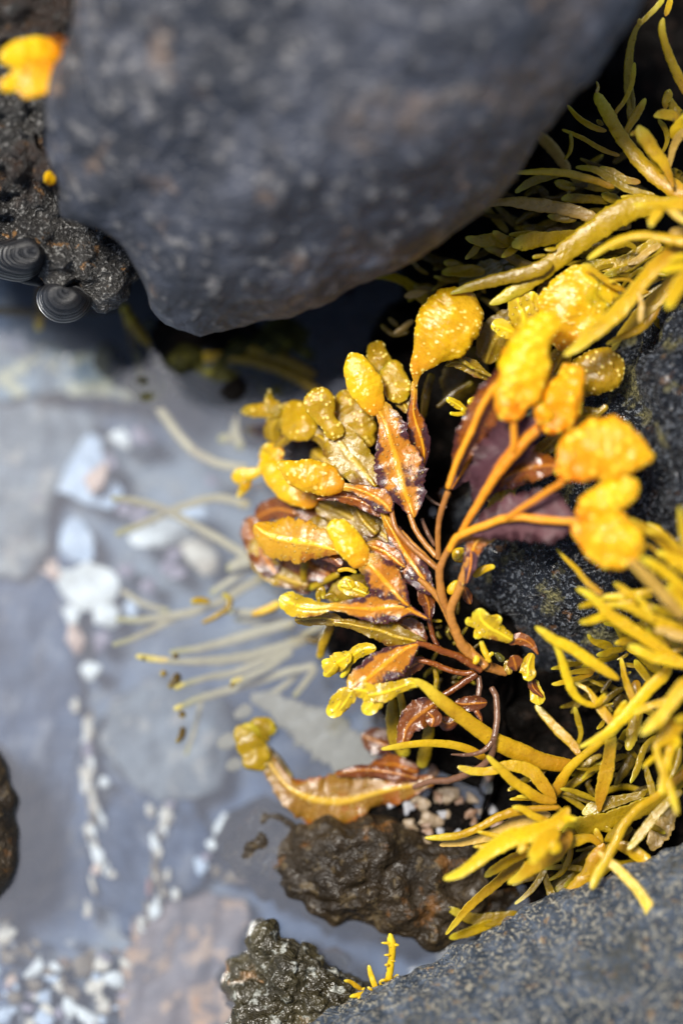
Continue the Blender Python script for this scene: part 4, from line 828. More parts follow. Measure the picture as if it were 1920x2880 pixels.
# ------------------------------------------------------------------ channelled wrack, right hand side
def tuft(label, crop, x, y, d):
    use(crop); return thing('strap_seaweed', label, 'seaweed', world_of(local(fx(float(x)), fy(float(y)), np.array(d))), 'strap seaweed tufts on the right')
def strands(T, crop, rows, name='strand'):
    use(crop)
    for r in rows:
        mat, d, p = r[0], r[1], r[2]
        kw = r[3] if len(r) > 3 else {}
        kw = dict(dict(flat=rnd.uniform(.12, .22), curl=rnd.choice((-1, 1)) * rnd.uniform(.08, .3), rf=2.2, roll=rnd.uniform(-18, 18), rough=.045), **kw)
        limb(name, mat, T, p, d, **kw)
def filler(T, crop, n, box, ang, ln, wd, dr, mats, keep=None):
    use(crop)
    for k in range(n):
        x0, y0 = rnd.uniform(box[0], box[2]), rnd.uniform(box[1], box[3]); a = math.radians(rnd.uniform(*ang)); l = rnd.uniform(*ln); b = rnd.uniform(-.18, .18) * l
        w = rnd.uniform(*wd); dd = rnd.uniform(*dr); ca, sa = math.cos(a), math.sin(a)
        P0 = [(x0, y0, w * .7), (x0 + l * .35 * ca - b * sa, y0 + l * .35 * sa + b * ca, w), (x0 + l * .7 * ca - b * sa, y0 + l * .7 * sa + b * ca, w * .85), (x0 + l * ca, y0 + l * sa, w * .4)]
        P1 = []
        if rnd.random() < .45:
            f = rnd.choice((-1, 1)) * .5; l2 = l * .45; x1, y1 = P0[2][0], P0[2][1]
            P1 = [[(P0[1][0] * .3 + x1 * .7, P0[1][1] * .3 + y1 * .7, w * .7), (x1 + l2 * .5 * math.cos(a + f), y1 + l2 * .5 * math.sin(a + f), w * .7), (x1 + l2 * math.cos(a + f), y1 + l2 * math.sin(a + f), w * .35)]]
        limb('strand', rnd.choice(mats), T, [P0] + P1, (dd, dd + rnd.uniform(-.04, .05)), flat=.2, curl=rnd.uniform(-.3, .3), roll=rnd.uniform(-25, 25), rf=2.2)
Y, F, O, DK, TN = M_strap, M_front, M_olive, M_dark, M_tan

T = tuft('tall yellow strap seaweed with a thick forked stem in the top right corner', 'M3', 1600, 2400, .0)
strands(T, 'M3', [
 (Y, (.08, .02), [[(1800, 2560, 260), (1680, 2470, 250), (1500, 2340, 235), (1250, 2170, 210), (1050, 1990, 190), (900, 1800, 172), (770, 1620, 165), (660, 1420, 168), (560, 1250, 150), (490, 1130, 110)], [(500, 1140, 60), (524, 1080, 34), (522, 1040, 32), (505, 995, 24)]], dict(flat=.2, curl=-.08, roll=0)),
 (Y, (.03, .05), [(845, 1720, 30), (885, 1590, 78), (980, 1430, 110), (1055, 1300, 95), (1110, 1205, 56)]),
 (Y, (.03, .02), [(705, 1440, 38), (760, 1350, 52), (845, 1240, 56), (920, 1080, 60), (958, 900, 60), (970, 765, 36)]),
 (O, (-.05, -.06), [[(925, 1500, 100), (920, 1300, 95), (885, 1100, 84), (895, 800, 105), (940, 500, 80), (1005, 330, 60), (1100, 230, 60), (1230, 100, 70), (1330, -20, 60)], [(1020, 320, 52), (1035, 225, 60)]]),
 (O, (-.05, -.05), [(960, 1350, 60), (950, 1180, 60), (940, 1060, 30)]),
 (Y, (.02, -.01), [(630, 1605, 46), (520, 1580, 70), (400, 1520, 76), (280, 1440, 66), (200, 1350, 50), (148, 1285, 32)]),
 (Y, (.02, -.02), [(790, 1905, 46), (640, 1860, 60), (500, 1790, 62), (350, 1700, 56), (220, 1640, 50), (82, 1585, 34)]),
 (O, (-.03, -.01), [(110, 1960, 38), (175, 1870, 48), (200, 1750, 50), (185, 1630, 42)]),
 (O, -.02, [(590, 1535, 40), (540, 1495, 62), (508, 1465, 46)]),
 (Y, (.1, .12), [[(1450, 2300, 36), (1400, 2150, 90), (1320, 1980, 145), (1200, 1830, 175), (1110, 1690, 180), (1040, 1590, 150), (1020, 1530, 80)], [(1040, 1620, 90), (960, 1630, 60), (920, 1660, 36)]], dict(flat=.2)),
 (O, (.07, .08), [(1310, 2120, 40), (1200, 1950, 70), (1090, 1790, 70), (1000, 1690, 50)]),
 (Y, (.05, .08), [(1640, 1200, 100), (1500, 920, 125), (1400, 690, 110), (1330, 480, 96), (1305, 320, 84), (1325, 215, 46)]),
 (Y, (.05, .03), [(1345, 200, 46), (1385, 80, 86), (1420, -30, 60)]),
 (Y, (.03, .04), [(1345, 1340, 80), (1365, 1230, 115), (1390, 1140, 110), (1405, 1090, 60)]),
 (O, (.02, .05), [(1310, 1880, 36), (1370, 1720, 60), (1335, 1560, 70), (1260, 1465, 46)]),
 (TN, (.1, .12), [(1395, 2060, 46), (1420, 1890, 82), (1490, 1710, 105), (1600, 1580, 120)]),
 (Y, (.07, .1), [(1540, 1490, 130), (1430, 1420, 150), (1310, 1405, 130), (1205, 1425, 70)]),
 (F, (.08, .12), [(1420, 1700, 100), (1480, 1600, 150), (1540, 1500, 130), (1600, 1400, 60)]),
 (O, (.02, .03), [(1600, 1480, 160), (1500, 1400, 150), (1430, 1280, 100), (1400, 1180, 60)]),
 (DK, (.03, .06), [(1640, 2240, 150), (1520, 2180, 160), (1430, 2060, 100)]),
 (DK, -.1, [(700, 2000, 80), (850, 1900, 90), (1000, 1840, 60)]), (DK, -.12, [(1100, 1800, 100), (950, 1680, 110), (850, 1600, 60)]), (O, -.1, [(380, 2030, 40), (480, 1960, 50), (590, 1890, 26)]),
])
T = tuft('olive strap seaweed spread in the shade along the right edge of the big boulder', 'L5', 1500, 930, .05)
strands(T, 'L5', [
 (O, (.05, .02), [(1370, 885, 36), (1250, 862, 50), (1150, 830, 60), (1050, 765, 64), (930, 700, 50), (802, 684, 28)]),
 (Y, (.02, .0), [(1265, 792, 36), (1150, 770, 60), (1050, 722, 72), (972, 684, 42)]),
 (Y, (.04, .05), [(1080, 832, 44), (1000, 800, 50), (880, 762, 56), (740, 727, 56), (560, 716, 50), (365, 724, 24)]),
 (O, (-.04, -.04), [(740, 724, 30), (560, 762, 60), (460, 800, 60), (372, 866, 30)]),
 (TN, (-.1, -.14), [(760, 720, 60), (660, 580, 82), (560, 470, 74), (500, 420, 40)]),
 (Y, .06, [(1380, 896, 34), (1250, 893, 36), (1122, 896, 24)]),
 (O, (-.05, -.04), [(1130, 925, 60), (1050, 900, 76), (985, 872, 50)]),
 (O, (-.06, -.03), [[(1060, 925, 50), (880, 908, 64), (760, 904, 64), (698, 910, 44)], [(745, 925, 26), (712, 980, 34), (684, 1042, 22)]]),
 (TN, (.0, -.05), [(970, 1060, 80), (820, 1005, 95), (650, 968, 92), (500, 948, 98), (350, 930, 70), (200, 945, 40), (130, 975, 20)]),
 (O, (-.02, -.03), [(810, 1060, 46), (700, 1045, 62), (602, 1030, 34)]),
 (O, (.1, .06), [[(1560, 925, 90), (1420, 945, 110), (1240, 965, 175), (1090, 1030, 185), (960, 1120, 170), (820, 1220, 160), (690, 1320, 150), (560, 1430, 135), (420, 1530, 115), (290, 1610, 80), (190, 1660, 34)],
                 [(640, 1360, 110), (480, 1430, 105), (330, 1465, 95), (180, 1500, 88), (20, 1545, 62), (-90, 1585, 22)]], dict(flat=.2, curl=-.04, roll=0)),
 (O, (.0, .04), [[(830, 1150, 66), (690, 1178, 84), (540, 1200, 112), (410, 1222, 120), (345, 1240, 90)], [(390, 1225, 100), (310, 1200, 66), (260, 1170, 54), (212, 1138, 36)], [(400, 1240, 90), (330, 1285, 60), (275, 1325, 30)]]),
 (O, (-.04, -.02), [[(340, 1240, 80), (240, 1200, 92), (130, 1205, 90), (80, 1200, 60), (18, 1182, 40)], [(130, 1210, 66), (75, 1285, 50), (18, 1338, 28)]]),
 (O, .0, [(565, 1160, 50), (450, 1160, 52), (328, 1163, 26)]), (O, .09, [(668, 1264, 34), (582, 1268, 32)]), (O, .08, [(592, 1310, 30), (495, 1326, 32)]),
 (DK, (-.03, -.06), [(1320, 1190, 110), (1150, 1240, 120), (980, 1265, 110), (820, 1310, 80)]), (O, (.0, .0), [(1400, 1190, 90), (1250, 1310, 110), (1100, 1380, 110), (950, 1380, 90), (850, 1365, 50)]),
 (O, (.0, .02), [(1430, 1250, 40), (1300, 1320, 60), (1180, 1400, 70), (1060, 1440, 60), (1000, 1450, 30)]),
 (DK, -.06, [(1200, 1110, 80), (1100, 1090, 90), (1000, 1100, 60)]), (DK, -.1, [(640, 1140, 50), (520, 1120, 60), (420, 1108, 40)]), (DK, -.08, [(620, 1220, 60), (760, 1240, 60), (900, 1200, 40)]),
 (O, (-.12, -.14), [(320, 1150, 50), (220, 1040, 52), (148, 950, 40)]), (DK, -.14, [(380, 1110, 50), (300, 1020, 50), (230, 960, 40)]), (DK, -.1, [(520, 1000, 40), (440, 1040, 44), (376, 1086, 34)]), (DK, -.1, [(610, 910, 50), (570, 860, 56), (528, 815, 40)]),
 (O, -.06, [(800, 845, 50), (720, 810, 72), (650, 785, 40)]), (DK, -.1, [(740, 860, 40), (680, 900, 44), (630, 932, 30)]), (DK, -.12, [(890, 670, 36), (950, 630, 44), (1000, 600, 30)]), (O, -.08, [(760, 740, 60), (880, 800, 70), (1000, 830, 60), (1100, 830, 40)]),
 (DK, -.1, [(1120, 430, 60), (1150, 400, 50)]), (DK, -.08, [(560, 1160, 80), (700, 1130, 90), (850, 1090, 70)]),
 (O, (-.06, -.08), [(560, 1420, 80), (420, 1370, 80), (300, 1300, 72), (150, 1250, 46)]), (DK, -.12, [(300, 1220, 40), (180, 1280, 50), (60, 1330, 40)]), (DK, -.1, [(900, 1170, 50), (780, 1230, 60), (700, 1290, 40)]),
])
strands(T, 'K2', [(O, (-.08, -.1), [(660, 1250, 56), (540, 1245, 56), (458, 1253, 30)]), (O, -.1, [(570, 1235, 46), (510, 1215, 44), (468, 1203, 30)]), (DK, -.16, [(490, 1215, 40), (410, 1185, 42), (335, 1158, 26)]),
 (O, (-.12, -.2), [(450, 1420, 50), (370, 1365, 52), (300, 1300, 44), (220, 1270, 36), (140, 1265, 24)]), (DK, -.14, [(480, 1370, 56), (400, 1345, 50), (330, 1310, 40)]), (TN, -.14, [(400, 1350, 46), (340, 1350, 40), (288, 1362, 24)]), (DK, -.16, [(260, 1500, 24), (215, 1460, 26)]), (DK, -.16, [(310, 1520, 26), (240, 1535, 24), (180, 1490, 20)]), (TN, -.16, [(240, 1535, 22), (290, 1500, 26), (330, 1470, 20)])])

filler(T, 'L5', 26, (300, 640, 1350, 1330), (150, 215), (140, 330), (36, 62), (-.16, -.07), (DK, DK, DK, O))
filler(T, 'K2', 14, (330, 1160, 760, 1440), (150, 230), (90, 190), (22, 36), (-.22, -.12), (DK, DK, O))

T = tuft('bright yellow strap seaweed bending over the bladders at the right edge', 'M4', 1600, 900, .1)
strands(T, 'M4', [
 (F, (.28, .3), [[(1680, 180, 220), (1500, 150, 160), (1350, 140, 110), (1200, 140, 90), (1070, 150, 80), (945, 165, 44)], [(1330, 160, 100), (1250, 250, 120), (1190, 340, 110), (1165, 430, 60)], [(1350, 160, 90), (1480, 280, 90), (1620, 380, 80)]]),
 (F, (.28, .2), [[(1680, 600, 180), (1520, 590, 150), (1350, 560, 120), (1180, 530, 110), (1000, 530, 110), (800, 580, 105), (620, 670, 95), (500, 750, 80), (395, 825, 40)], [(1460, 600, 100), (1380, 650, 90), (1320, 710, 50)]]),
 (TN, (.2, .2), [(1640, 470, 120), (1500, 480, 110), (1385, 500, 70)]),
 (Y, (.2, .26), [(1680, 620, 200), (1500, 720, 210), (1340, 820, 200), (1190, 950, 190), (1060, 1110, 180), (940, 1260, 190), (800, 1430, 205), (620, 1600, 195), (430, 1760, 165), (250, 1910, 115), (105, 2005, 56)], dict(flat=.18, roll=0)),
 (Y, (.14, .1), [(1680, 940, 220), (1500, 1060, 210), (1330, 1220, 190), (1180, 1370, 185), (1040, 1500, 170), (900, 1650, 130), (790, 1780, 90), (700, 1950, 70)], dict(curl=.25, roll=0)),
 (Y, (.12, .14), [(1290, 1370, 50), (1200, 1510, 90), (1080, 1640, 110), (900, 1740, 90), (760, 1800, 70), (625, 1870, 44)]),
 (O, (.04, .02), [(1180, 1490, 60), (1240, 1590, 92), (1305, 1680, 50)]), (O, .04, [(1050, 1625, 56), (1110, 1650, 54), (1145, 1665, 34)]),
 (TN, (.24, .24), [(1020, 1230, 36), (1055, 1400, 72), (1045, 1510, 70), (1030, 1600, 36)]),
 (F, (.32, .36), [(1680, 890, 160), (1520, 900, 150), (1400, 940, 110), (1290, 990, 50)]), (F, (.34, .36), [(1660, 790, 100), (1500, 800, 80), (1390, 850, 40)]),
 (F, (.34, .36), [(1640, 980, 230), (1530, 1120, 200), (1440, 1270, 160), (1390, 1380, 130), (1365, 1440, 60)]),
 (Y, (.13, .16), [[(860, 1210, 56), (740, 1160, 80), (620, 1080, 84), (510, 1000, 80), (420, 920, 70), (330, 890, 40)], [(980, 1130, 36), (900, 1080, 40), (790, 1070, 44), (660, 1100, 44)]]),
 (O, (.02, .05), [(820, 1160, 36), (900, 1060, 50), (990, 980, 50), (1080, 920, 36)]), (DK, .0, [(1300, 1050, 60), (1150, 1110, 80), (1020, 1170, 60)]), (Y, (.1, .1), [(1150, 1230, 60), (1050, 1230, 70), (950, 1290, 50)]),
 (O, (.06, .08), [(1000, 700, 60), (900, 640, 70), (760, 660, 76), (660, 700, 44)]), (TN, (.06, .06), [(1300, 640, 60), (1150, 720, 90), (1000, 840, 90), (880, 880, 40)]), (O, (.04, .05), [(1250, 700, 50), (1050, 820, 70), (880, 930, 60), (700, 990, 60), (600, 1010, 30)]),
])

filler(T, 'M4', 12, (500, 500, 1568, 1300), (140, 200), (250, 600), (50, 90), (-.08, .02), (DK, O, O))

T = tuft('dense bright yellow strap seaweed in front of the black rock, right of centre', 'M1', 1650, 1700, .1)
strands(T, 'M1', [
 (F, (.22, .26), [[(1640, 2250, 100), (1500, 2150, 110), (1300, 2030, 135), (1100, 1890, 150), (920, 1770, 160), (750, 1660, 155), (620, 1560, 135), (500, 1430, 110), (380, 1340, 86), (262, 1285, 44)], [(700, 1655, 110), (560, 1640, 105), (430, 1680, 90), (300, 1705, 46)], [(540, 1450, 90), (410, 1475, 76), (285, 1515, 40)]], dict(roll=0)),
 (F, (.24, .22), [(1200, 1310, 90), (950, 1360, 105), (750, 1385, 96), (540, 1390, 60)]), (F, (.26, .26), [(1010, 1410, 110), (860, 1320, 105), (780, 1250, 76), (715, 1215, 46)]),
 (Y, (.24, .14), [(580, 1360, 80), (420, 1240, 78), (260, 1050, 66), (120, 910, 52), (12, 795, 26)]), (F, (.25, .24), [(1000, 1460, 100), (800, 1480, 90), (600, 1490, 80), (480, 1470, 40)]),
 (TN, (.38, .42), [(1580, 1650, 90), (1480, 1540, 120), (1380, 1430, 135), (1250, 1280, 142), (1100, 1120, 135), (980, 1000, 115), (900, 940, 60)], dict(roll=0)),
 (F, (.36, .4), [(1680, 1380, 140), (1568, 1290, 140), (1430, 1150, 145), (1290, 1040, 130), (1150, 960, 110), (1040, 910, 50)]),
 (Y, (.26, .3), [(1620, 1010, 130), (1520, 900, 140), (1400, 770, 160), (1250, 640, 140), (1050, 520, 105), (920, 455, 76), (820, 405, 36)]),
 (Y, (.3, .33), [(1600, 960, 100), (1490, 790, 96), (1380, 670, 86), (1250, 600, 80), (1110, 565, 40)]),
 (F, (.38, .42), [(1660, 900, 130), (1580, 680, 100), (1545, 450, 84), (1525, 280, 46)]), (F, (.3, .32), [(1700, 1150, 260), (1600, 1020, 240), (1480, 950, 180), (1350, 880, 110), (1240, 830, 60)]),
 (F, (.34, .36), [(1640, 1600, 130), (1540, 1440, 130), (1440, 1310, 120), (1360, 1250, 60)]),
 (F, (.28, .3), [(1680, 1900, 170), (1540, 1830, 170), (1400, 1750, 160), (1250, 1680, 140), (1100, 1600, 120), (950, 1530, 100), (800, 1490, 70), (640, 1470, 40)]),
 (F, (.3, .3), [(1220, 1700, 100), (1130, 1570, 95), (1050, 1440, 76), (985, 1375, 40)]), (TN, (.3, .3), [(1640, 1900, 110), (1480, 1860, 120), (1330, 1800, 100), (1210, 1795, 50)]), (TN, (.22, .22), [(1450, 1620, 120), (1300, 1560, 130), (1140, 1490, 60)]),
 (F, (.26, .26), [(1700, 2220, 130), (1568, 2205, 130), (1400, 2170, 130), (1250, 2140, 135), (1100, 2080, 125), (980, 2020, 105), (890, 1985, 56)]),
 (Y, (.08, .12), [(1040, 1890, 90), (900, 1930, 115), (790, 1950, 92), (725, 1962, 44)]), (O, (.02, .05), [(870, 2030, 76), (720, 2050, 92), (600, 2090, 92), (502, 2102, 50)]), (O, (.0, .05), [(710, 2010, 95), (570, 1960, 112), (470, 1930, 74), (395, 1845, 50)]),
 (O, (-.03, .06), [(1300, 2330, 150), (1020, 2060, 140), (860, 1900, 125), (780, 1790, 90), (690, 1690, 60)]),
 (O, (-.03, .0), [(780, 2100, 86), (600, 2150, 84), (450, 2200, 64), (320, 2245, 36)]), (O, (.0, .0), [(900, 2080, 50), (820, 2130, 42), (755, 2160, 20)]), (DK, -.06, [(1000, 2100, 100), (1150, 2250, 120), (1250, 2400, 80)]), (O, .1, [(1200, 1780, 100), (1100, 1720, 110), (1050, 1640, 50)]),
 (TN, (.1, .1), [(1440, 1900, 40), (1340, 1930, 90), (1240, 1880, 30)]), (Y, .15, [(1680, 2000, 120), (1520, 2010, 110), (1400, 2060, 70)]), (DK, .0, [(1568, 1700, 120), (1400, 1600, 130), (1250, 1480, 90)]), (Y, .2, [(1620, 1750, 110), (1500, 1720, 110), (1380, 1690, 60)]),
])

use('M1')
for k in range(46):        # inner strands of the dense tuft, shade painted by darker colours with depth
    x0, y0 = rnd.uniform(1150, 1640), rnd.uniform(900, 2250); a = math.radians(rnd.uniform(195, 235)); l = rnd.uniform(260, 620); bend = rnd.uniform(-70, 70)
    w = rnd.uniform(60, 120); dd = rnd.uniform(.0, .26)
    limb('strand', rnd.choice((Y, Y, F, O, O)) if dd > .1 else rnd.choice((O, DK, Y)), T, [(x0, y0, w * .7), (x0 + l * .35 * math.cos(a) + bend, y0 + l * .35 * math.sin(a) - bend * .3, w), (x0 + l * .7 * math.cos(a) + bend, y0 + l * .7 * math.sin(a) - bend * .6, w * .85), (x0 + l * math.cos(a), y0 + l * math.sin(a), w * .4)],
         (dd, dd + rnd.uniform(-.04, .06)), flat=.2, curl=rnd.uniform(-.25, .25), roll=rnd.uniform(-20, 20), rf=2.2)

T = tuft('tangle of yellow strap seaweed hanging below the black rock at right', 'M2', 1500, 600, .0)
strands(T, 'K7', [(F, (.12, .18), [(1060, 1370, 22), (980, 1430, 38), (900, 1410, 44), (835, 1345, 60), (795, 1245, 66), (762, 1140, 56), (732, 1055, 46), (700, 1000, 36)]),
 (F, (.16, .2), [(1140, 1262, 34), (1030, 1192, 70), (920, 1120, 78), (820, 1050, 76), (710, 1000, 70), (640, 950, 52), (580, 908, 26)], dict(roll=0))])
strands(T, 'M2', [
 (F, (.14, .18), [(1440, 60, 140), (1330, 170, 148), (1150, 350, 142), (1000, 530, 142), (880, 650, 132), (780, 740, 105), (640, 835, 76), (520, 905, 60), (422, 948, 34)], dict(roll=0)),
 (F, (.12, .14), [(800, 640, 80), (850, 580, 90), (900, 510, 90), (940, 430, 56)]), (Y, (.12, .08), [(800, 720, 150), (760, 650, 115), (680, 550, 112), (600, 430, 84), (510, 310, 50), (420, 260, 42), (352, 230, 24)]),
 (F, (.14, .12), [(590, 490, 40), (640, 430, 50), (710, 355, 34)]), (Y, (.03, .08), [(640, 1660, 40), (650, 1520, 110), (690, 1340, 160), (730, 1160, 158), (755, 1010, 135), (770, 870, 125), (770, 720, 120)], dict(roll=0, flat=.2)),
 (Y, (-.02, .1), [(100, 1540, 120), (200, 1370, 128), (310, 1190, 110), (420, 1080, 92), (540, 985, 98), (660, 880, 104), (790, 790, 84), (905, 695, 36)], dict(roll=0, flat=.22)),
 (Y, (.0, .03), [(600, 105, 60), (500, 100, 72), (400, 112, 62), (280, 132, 40)]), (Y, (.0, .04), [(580, 125, 60), (430, 180, 66), (280, 222, 62), (180, 246, 52), (116, 252, 28)]), (O, (-.02, .02), [(460, 20, 50), (290, 40, 56), (180, 70, 46), (108, 84, 24)]),
 (DK, -.04, [(920, 290, 66), (800, 360, 76), (700, 455, 70), (655, 490, 44)]), (DK, -.03, [(780, 190, 56), (700, 290, 62), (660, 350, 46)]), (O, -.03, [(690, 275, 36), (590, 230, 42), (505, 185, 24)]), (DK, -.05, [(640, 150, 40), (560, 220, 44), (490, 290, 30)]),
 (DK, -.05, [(900, 370, 110), (810, 520, 105), (740, 620, 70)]), (O, -.01, [(690, 495, 28), (745, 480, 36), (797, 463, 24)]), (O, -.01, [(735, 490, 36), (775, 540, 40), (785, 555, 24)]), (O, .02, [(700, 640, 56), (655, 710, 50), (612, 748, 28)]), (O, -.02, [(845, 980, 66), (885, 870, 74), (935, 745, 44)]),
 (Y, (-.02, .02), [(1040, 200, 150), (1060, 350, 150), (1060, 500, 155), (1040, 660, 155), (1010, 800, 145), (980, 900, 125), (950, 985, 90)], dict(rough=.1, curl=-.2)),
 (F, (.32, .36), [(1660, 180, 170), (1550, 300, 165), (1440, 440, 155), (1330, 590, 142), (1210, 715, 115), (1095, 810, 50)]), (Y, (.22, .18), [(1430, 425, 66), (1260, 470, 74), (1110, 530, 80), (1010, 580, 50)]),
 (Y, (.13, .06), [(1040, 490, 60), (1000, 390, 76), (960, 290, 78), (915, 150, 66), (895, 30, 50), (880, -40, 30)]), (O, (.08, .04), [(1220, 260, 60), (1150, 160, 92), (1080, 60, 92), (1030, -20, 60)]), (O, .04, [(900, 35, 40), (1000, 45, 50), (1060, 62, 28)]), (O, .03, [(880, 170, 40), (950, 140, 44), (995, 115, 26)]),
 (O, (-.02, .02), [(1270, 820, 56), (1160, 930, 78), (1095, 1080, 82), (1045, 1230, 76), (985, 1345, 34)]), (DK, -.06, [(1080, 920, 80), (990, 1100, 112), (900, 1240, 100), (815, 1370, 50)]), (O, (-.05, -.04), [(1150, 1130, 40), (1175, 1250, 70), (1220, 1410, 80), (1245, 1590, 40)]),
 (F, (.26, .3), [[(1600, 650, 260), (1450, 740, 260), (1370, 840, 210), (1300, 900, 130), (1275, 960, 90), (1300, 1080, 80), (1350, 1220, 86), (1410, 1370, 90), (1465, 1540, 86), (1505, 1690, 50)], [(1440, 900, 150), (1410, 1050, 112), (1370, 1220, 100), (1340, 1360, 90), (1325, 1470, 60)], [(1480, 800, 160), (1490, 900, 120), (1480, 970, 60)], [(1640, 600, 110), (1540, 640, 110), (1480, 650, 60)]], dict(roll=0)),
 (F, (.2, .22), [(1290, 1020, 60), (1200, 1105, 70), (1115, 1175, 40)]), (O, .1, [(1640, 1080, 50), (1560, 1170, 52), (1485, 1250, 24)]), (O, (.08, .04), [(1680, 1230, 80), (1560, 1340, 82), (1450, 1435, 60)]),
 (DK, -.08, [(560, 1300, 50), (510, 1330, 56), (560, 1430, 52), (610, 1500, 30)]), (O, (-.08, -.04), [(160, 1500, 60), (330, 1360, 100), (500, 1250, 90), (700, 1110, 70)]), (DK, -.1, [(1000, 1480, 100), (1200, 1420, 120), (1450, 1450, 100)]), (O, (.02, .05), [(620, 1540, 36), (480, 1480, 66), (330, 1425, 56), (212, 1405, 28)]),
 (Y, (-.06, -.1), [(440, 1060, 50), (360, 930, 100), (200, 770, 110), (60, 620, 90), (-60, 480, 60)]), (O, (-.08, -.06), [(400, 930, 40), (440, 800, 56), (405, 640, 66), (370, 500, 50)]), (DK, -.1, [(560, 1500, 40), (470, 1200, 60), (400, 1000, 50)]),
])

filler(T, 'M2', 24, (600, 200, 1560, 1700), (110, 250), (250, 560), (50, 90), (-.14, -.02), (DK, DK, O, O))

T = tuft('star of yellow strap seaweed spreading over the blue grey bottom boulder', 'L1', 1350, 640, -.02)
strands(T, 'L1', [
 (Y, (.03, .06), [(830, 605, 34), (770, 530, 74), (695, 440, 82), (620, 405, 72), (540, 402, 64), (440, 432, 50), (330, 427, 46), (258, 405, 26)]), (Y, (.04, .1), [(835, 612, 36), (740, 590, 60), (640, 530, 62), (560, 470, 56), (500, 410, 46), (428, 340, 24)]),
 (Y, (.06, .08), [(850, 640, 28), (700, 650, 42), (600, 665, 56), (500, 695, 52), (400, 750, 46), (280, 800, 46), (170, 815, 42), (70, 818, 18)]), (TN, (.0, .04), [(800, 680, 50), (680, 700, 80), (560, 752, 82), (420, 812, 58), (300, 842, 46), (155, 860, 24)]),
 (F, (.16, .2), [[(905, 640, 50), (830, 735, 92), (700, 785, 102), (560, 822, 110), (440, 895, 90), (330, 985, 64), (250, 1032, 52), (178, 1058, 26)], [(850, 725, 60), (905, 705, 44), (950, 708, 26)]], dict(roll=0)), (Y, (.1, .12), [(795, 725, 38), (700, 690, 46), (640, 652, 42), (575, 638, 22)]),
 (F, (.24, .28), [(850, 770, 90), (760, 840, 120), (715, 900, 95), (688, 970, 46)]), (F, (.26, .26), [(820, 830, 110), (820, 890, 90), (805, 910, 40)]), (Y, (.1, .16), [(920, 780, 60), (860, 855, 112), (780, 925, 122), (690, 985, 92), (620, 1042, 62), (550, 1082, 28)], dict(roll=0)), (Y, (.04, .08), [(690, 890, 60), (570, 945, 60), (480, 1000, 56), (415, 1044, 28)]),
 (Y, (-.02, .0), [(660, 820, 60), (610, 940, 72), (520, 1045, 66), (420, 1130, 60), (320, 1220, 52), (250, 1305, 40), (190, 1380, 16)]), (Y, .1, [(540, 825, 40), (450, 800, 32), (373, 782, 16)]), (Y, .12, [(470, 855, 34), (400, 865, 28), (352, 869, 16)]), (F, .22, [(660, 860, 70), (640, 870, 70), (615, 905, 40)]),
 (O, (-.04, -.02), [[(755, 980, 26), (780, 1080, 40), (808, 1170, 48), (798, 1222, 24)], [(810, 1195, 36), (740, 1190, 22)]]), (Y, (.06, .03), [(1110, 850, 36), (1065, 930, 92), (1020, 1025, 92), (940, 1115, 90), (860, 1180, 62), (785, 1200, 28)], dict(roll=0)),
 (O, (.0, .02), [(1520, 560, 120), (1400, 610, 115), (1250, 670, 112), (1100, 720, 112), (960, 742, 118), (880, 745, 80), (840, 770, 50)], dict(flat=.3, rough=.06)), (O, (.0, .0), [(1350, 560, 40), (1200, 600, 60), (1080, 630, 90), (980, 680, 50)]), (Y, (.06, .1), [(1150, 850, 40), (1240, 880, 78), (1320, 930, 88), (1375, 1010, 78), (1388, 1112, 24)]),
 (Y, (.1, .2), [(1600, 420, 60), (1520, 490, 52), (1420, 572, 48), (1300, 655, 50), (1225, 745, 52), (1170, 855, 54), (1110, 965, 58), (1060, 1055, 56), (1035, 1118, 36)], dict(roll=0)), (F, (.16, .24), [(1070, 895, 26), (1180, 992, 54), (1270, 1082, 58), (1340, 1172, 62), (1378, 1255, 62), (1382, 1330, 36)], dict(roll=0)),
 (O, (.1, .12), [(1560, 540, 40), (1450, 640, 50), (1365, 740, 56), (1300, 825, 50), (1243, 888, 20)]), (TN, (-.06, -.04), [(1510, 620, 90), (1460, 740, 115), (1405, 830, 110), (1385, 895, 50)], dict(rough=.1)), (O, .0, [(1350, 730, 30), (1420, 770, 40), (1465, 795, 26)]), (O, (.02, .05), [(1110, 840, 40), (1180, 790, 72), (1250, 700, 50)]),
 (O, (.02, .04), [(960, 860, 50), (900, 800, 92), (860, 790, 50)]), (Y, (.04, .08), [(1100, 870, 36), (1030, 820, 50), (930, 840, 72), (830, 880, 60), (700, 900, 60)]), (Y, .03, [(1090, 880, 50), (1070, 800, 50), (1060, 760, 30)]), (DK, -.08, [(1060, 880, 60), (980, 960, 80), (860, 1080, 60)]), (DK, -.1, [(900, 920, 50), (870, 1040, 60), (800, 1130, 50)]), (O, -.06, [(1000, 1000, 60), (900, 1080, 70), (820, 1130, 50)]),
 (DK, -.1, [(690, 620, 40), (800, 560, 50), (880, 460, 50)]), (O, -.05, [(560, 540, 36), (640, 490, 40), (760, 410, 36)]), (O, (-.1, -.1), [(640, 1270, 80), (480, 1290, 84), (360, 1290, 70), (200, 1225, 40)]), (O, -.1, [(480, 1300, 60), (330, 1360, 60), (210, 1400, 36)]), (DK, -.06, [(1300, 780, 40), (1220, 790, 50), (1130, 800, 40)]),
])

filler(T, 'L1', 22, (650, 620, 1350, 1050), (120, 215), (160, 420), (34, 56), (-.1, .02), (DK, O, O, Y))

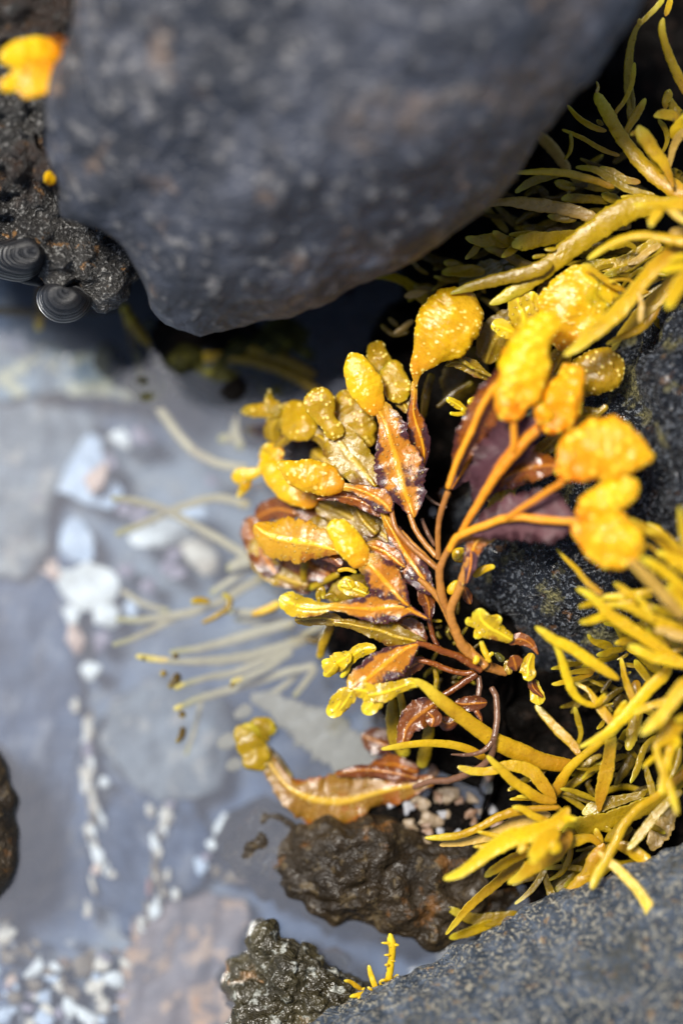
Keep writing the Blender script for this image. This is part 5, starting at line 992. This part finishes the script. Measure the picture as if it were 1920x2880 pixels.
T = tuft('two long smooth olive straps reaching left over the curled frond', 'L1', 900, 395, -.04)
strands(T, 'L1', [(Y, (-.05, .1), [(960, 400, 50), (880, 395, 84), (760, 375, 98), (600, 312, 112), (480, 258, 102), (380, 188, 92), (250, 90, 86), (150, 10, 76), (70, -62, 56), (8, -104, 24)], dict(roll=0, rough=.02, curl=0, flat=.45)),
 (Y, (-.02, .05), [(430, 360, 50), (300, 296, 50), (150, 270, 46), (0, 275, 42), (-100, 290, 36), (-184, 303, 20)], dict(roll=0, rough=.02)), (Y, (-.06, -.06), [(790, 395, 20), (750, 430, 40), (680, 470, 40), (620, 500, 30), (550, 545, 20)])], 'strap')

use('L3')
T = thing('strap_seaweed', 'small knobbly yellow seaweed sprig growing alone on the bottom boulder edge', 'seaweed', world_of(local(fx(1270.), fy(1350.), np.array(-.03))), 'strap seaweed tufts on the right')
strands(T, 'L3', [(F, (.0, .04), [(1272, 1360, 36), (1285, 1240, 52), (1305, 1120, 52), (1312, 1020, 54), (1308, 960, 62), (1295, 900, 36)], dict(rough=.08, flat=.6)), (F, .02, [(1200, 1320, 36), (1172, 1250, 44), (1150, 1180, 36), (1140, 1132, 24)], dict(flat=.6)),
 (F, (.0, .04), [(1240, 1330, 36), (1140, 1345, 56), (1060, 1360, 44), (1000, 1368, 30)], dict(flat=.6)), (Y, (.0, .02), [(1110, 1330, 24), (1050, 1290, 42), (1010, 1260, 34), (958, 1248, 22)], dict(flat=.6)),
 (Y, .0, [(1290, 1340, 20), (1320, 1270, 44), (1355, 1200, 30)]), (TN, .0, [(1300, 1330, 20), (1350, 1280, 32), (1412, 1246, 16)]), (Y, .02, [(1250, 1340, 16), (1220, 1250, 22)])])
strands(T, 'L3', [(F, .04, p, dict(flat=.8, n=8)) for p in ([(1300, 975, 22), (1232, 972, 20)], [(1320, 985, 24), (1364, 988, 24)], [(1300, 1060, 20), (1252, 1062, 18)], [(1300, 1100, 20), (1338, 1108, 14)], [(1290, 1130, 26), (1255, 1134, 26)], [(1270, 1240, 24), (1220, 1252, 20)], [(1280, 1300, 20), (1236, 1280, 22)],
 [(1170, 1320, 24), (1130, 1295, 24)], [(1080, 1360, 20), (1062, 1388, 20)], [(1130, 1370, 26), (1096, 1412, 22)], [(1230, 1345, 18), (1225, 1372, 16)], [(1310, 1330, 18), (1340, 1330, 16)], [(1090, 1320, 18), (1112, 1300, 16)])], 'bud')
use('L3')
T = thing('strap_seaweed', 'single yellow strap tip poking out from behind the bottom boulder edge', 'seaweed', world_of(local(fx(1500.), fy(1270.), np.array(-.08))), 'strap seaweed tufts on the right')
strands(T, 'L3', [(Y, (-.06, -.04), [(1450, 1300, 40), (1520, 1240, 36), (1590, 1150, 20)])])
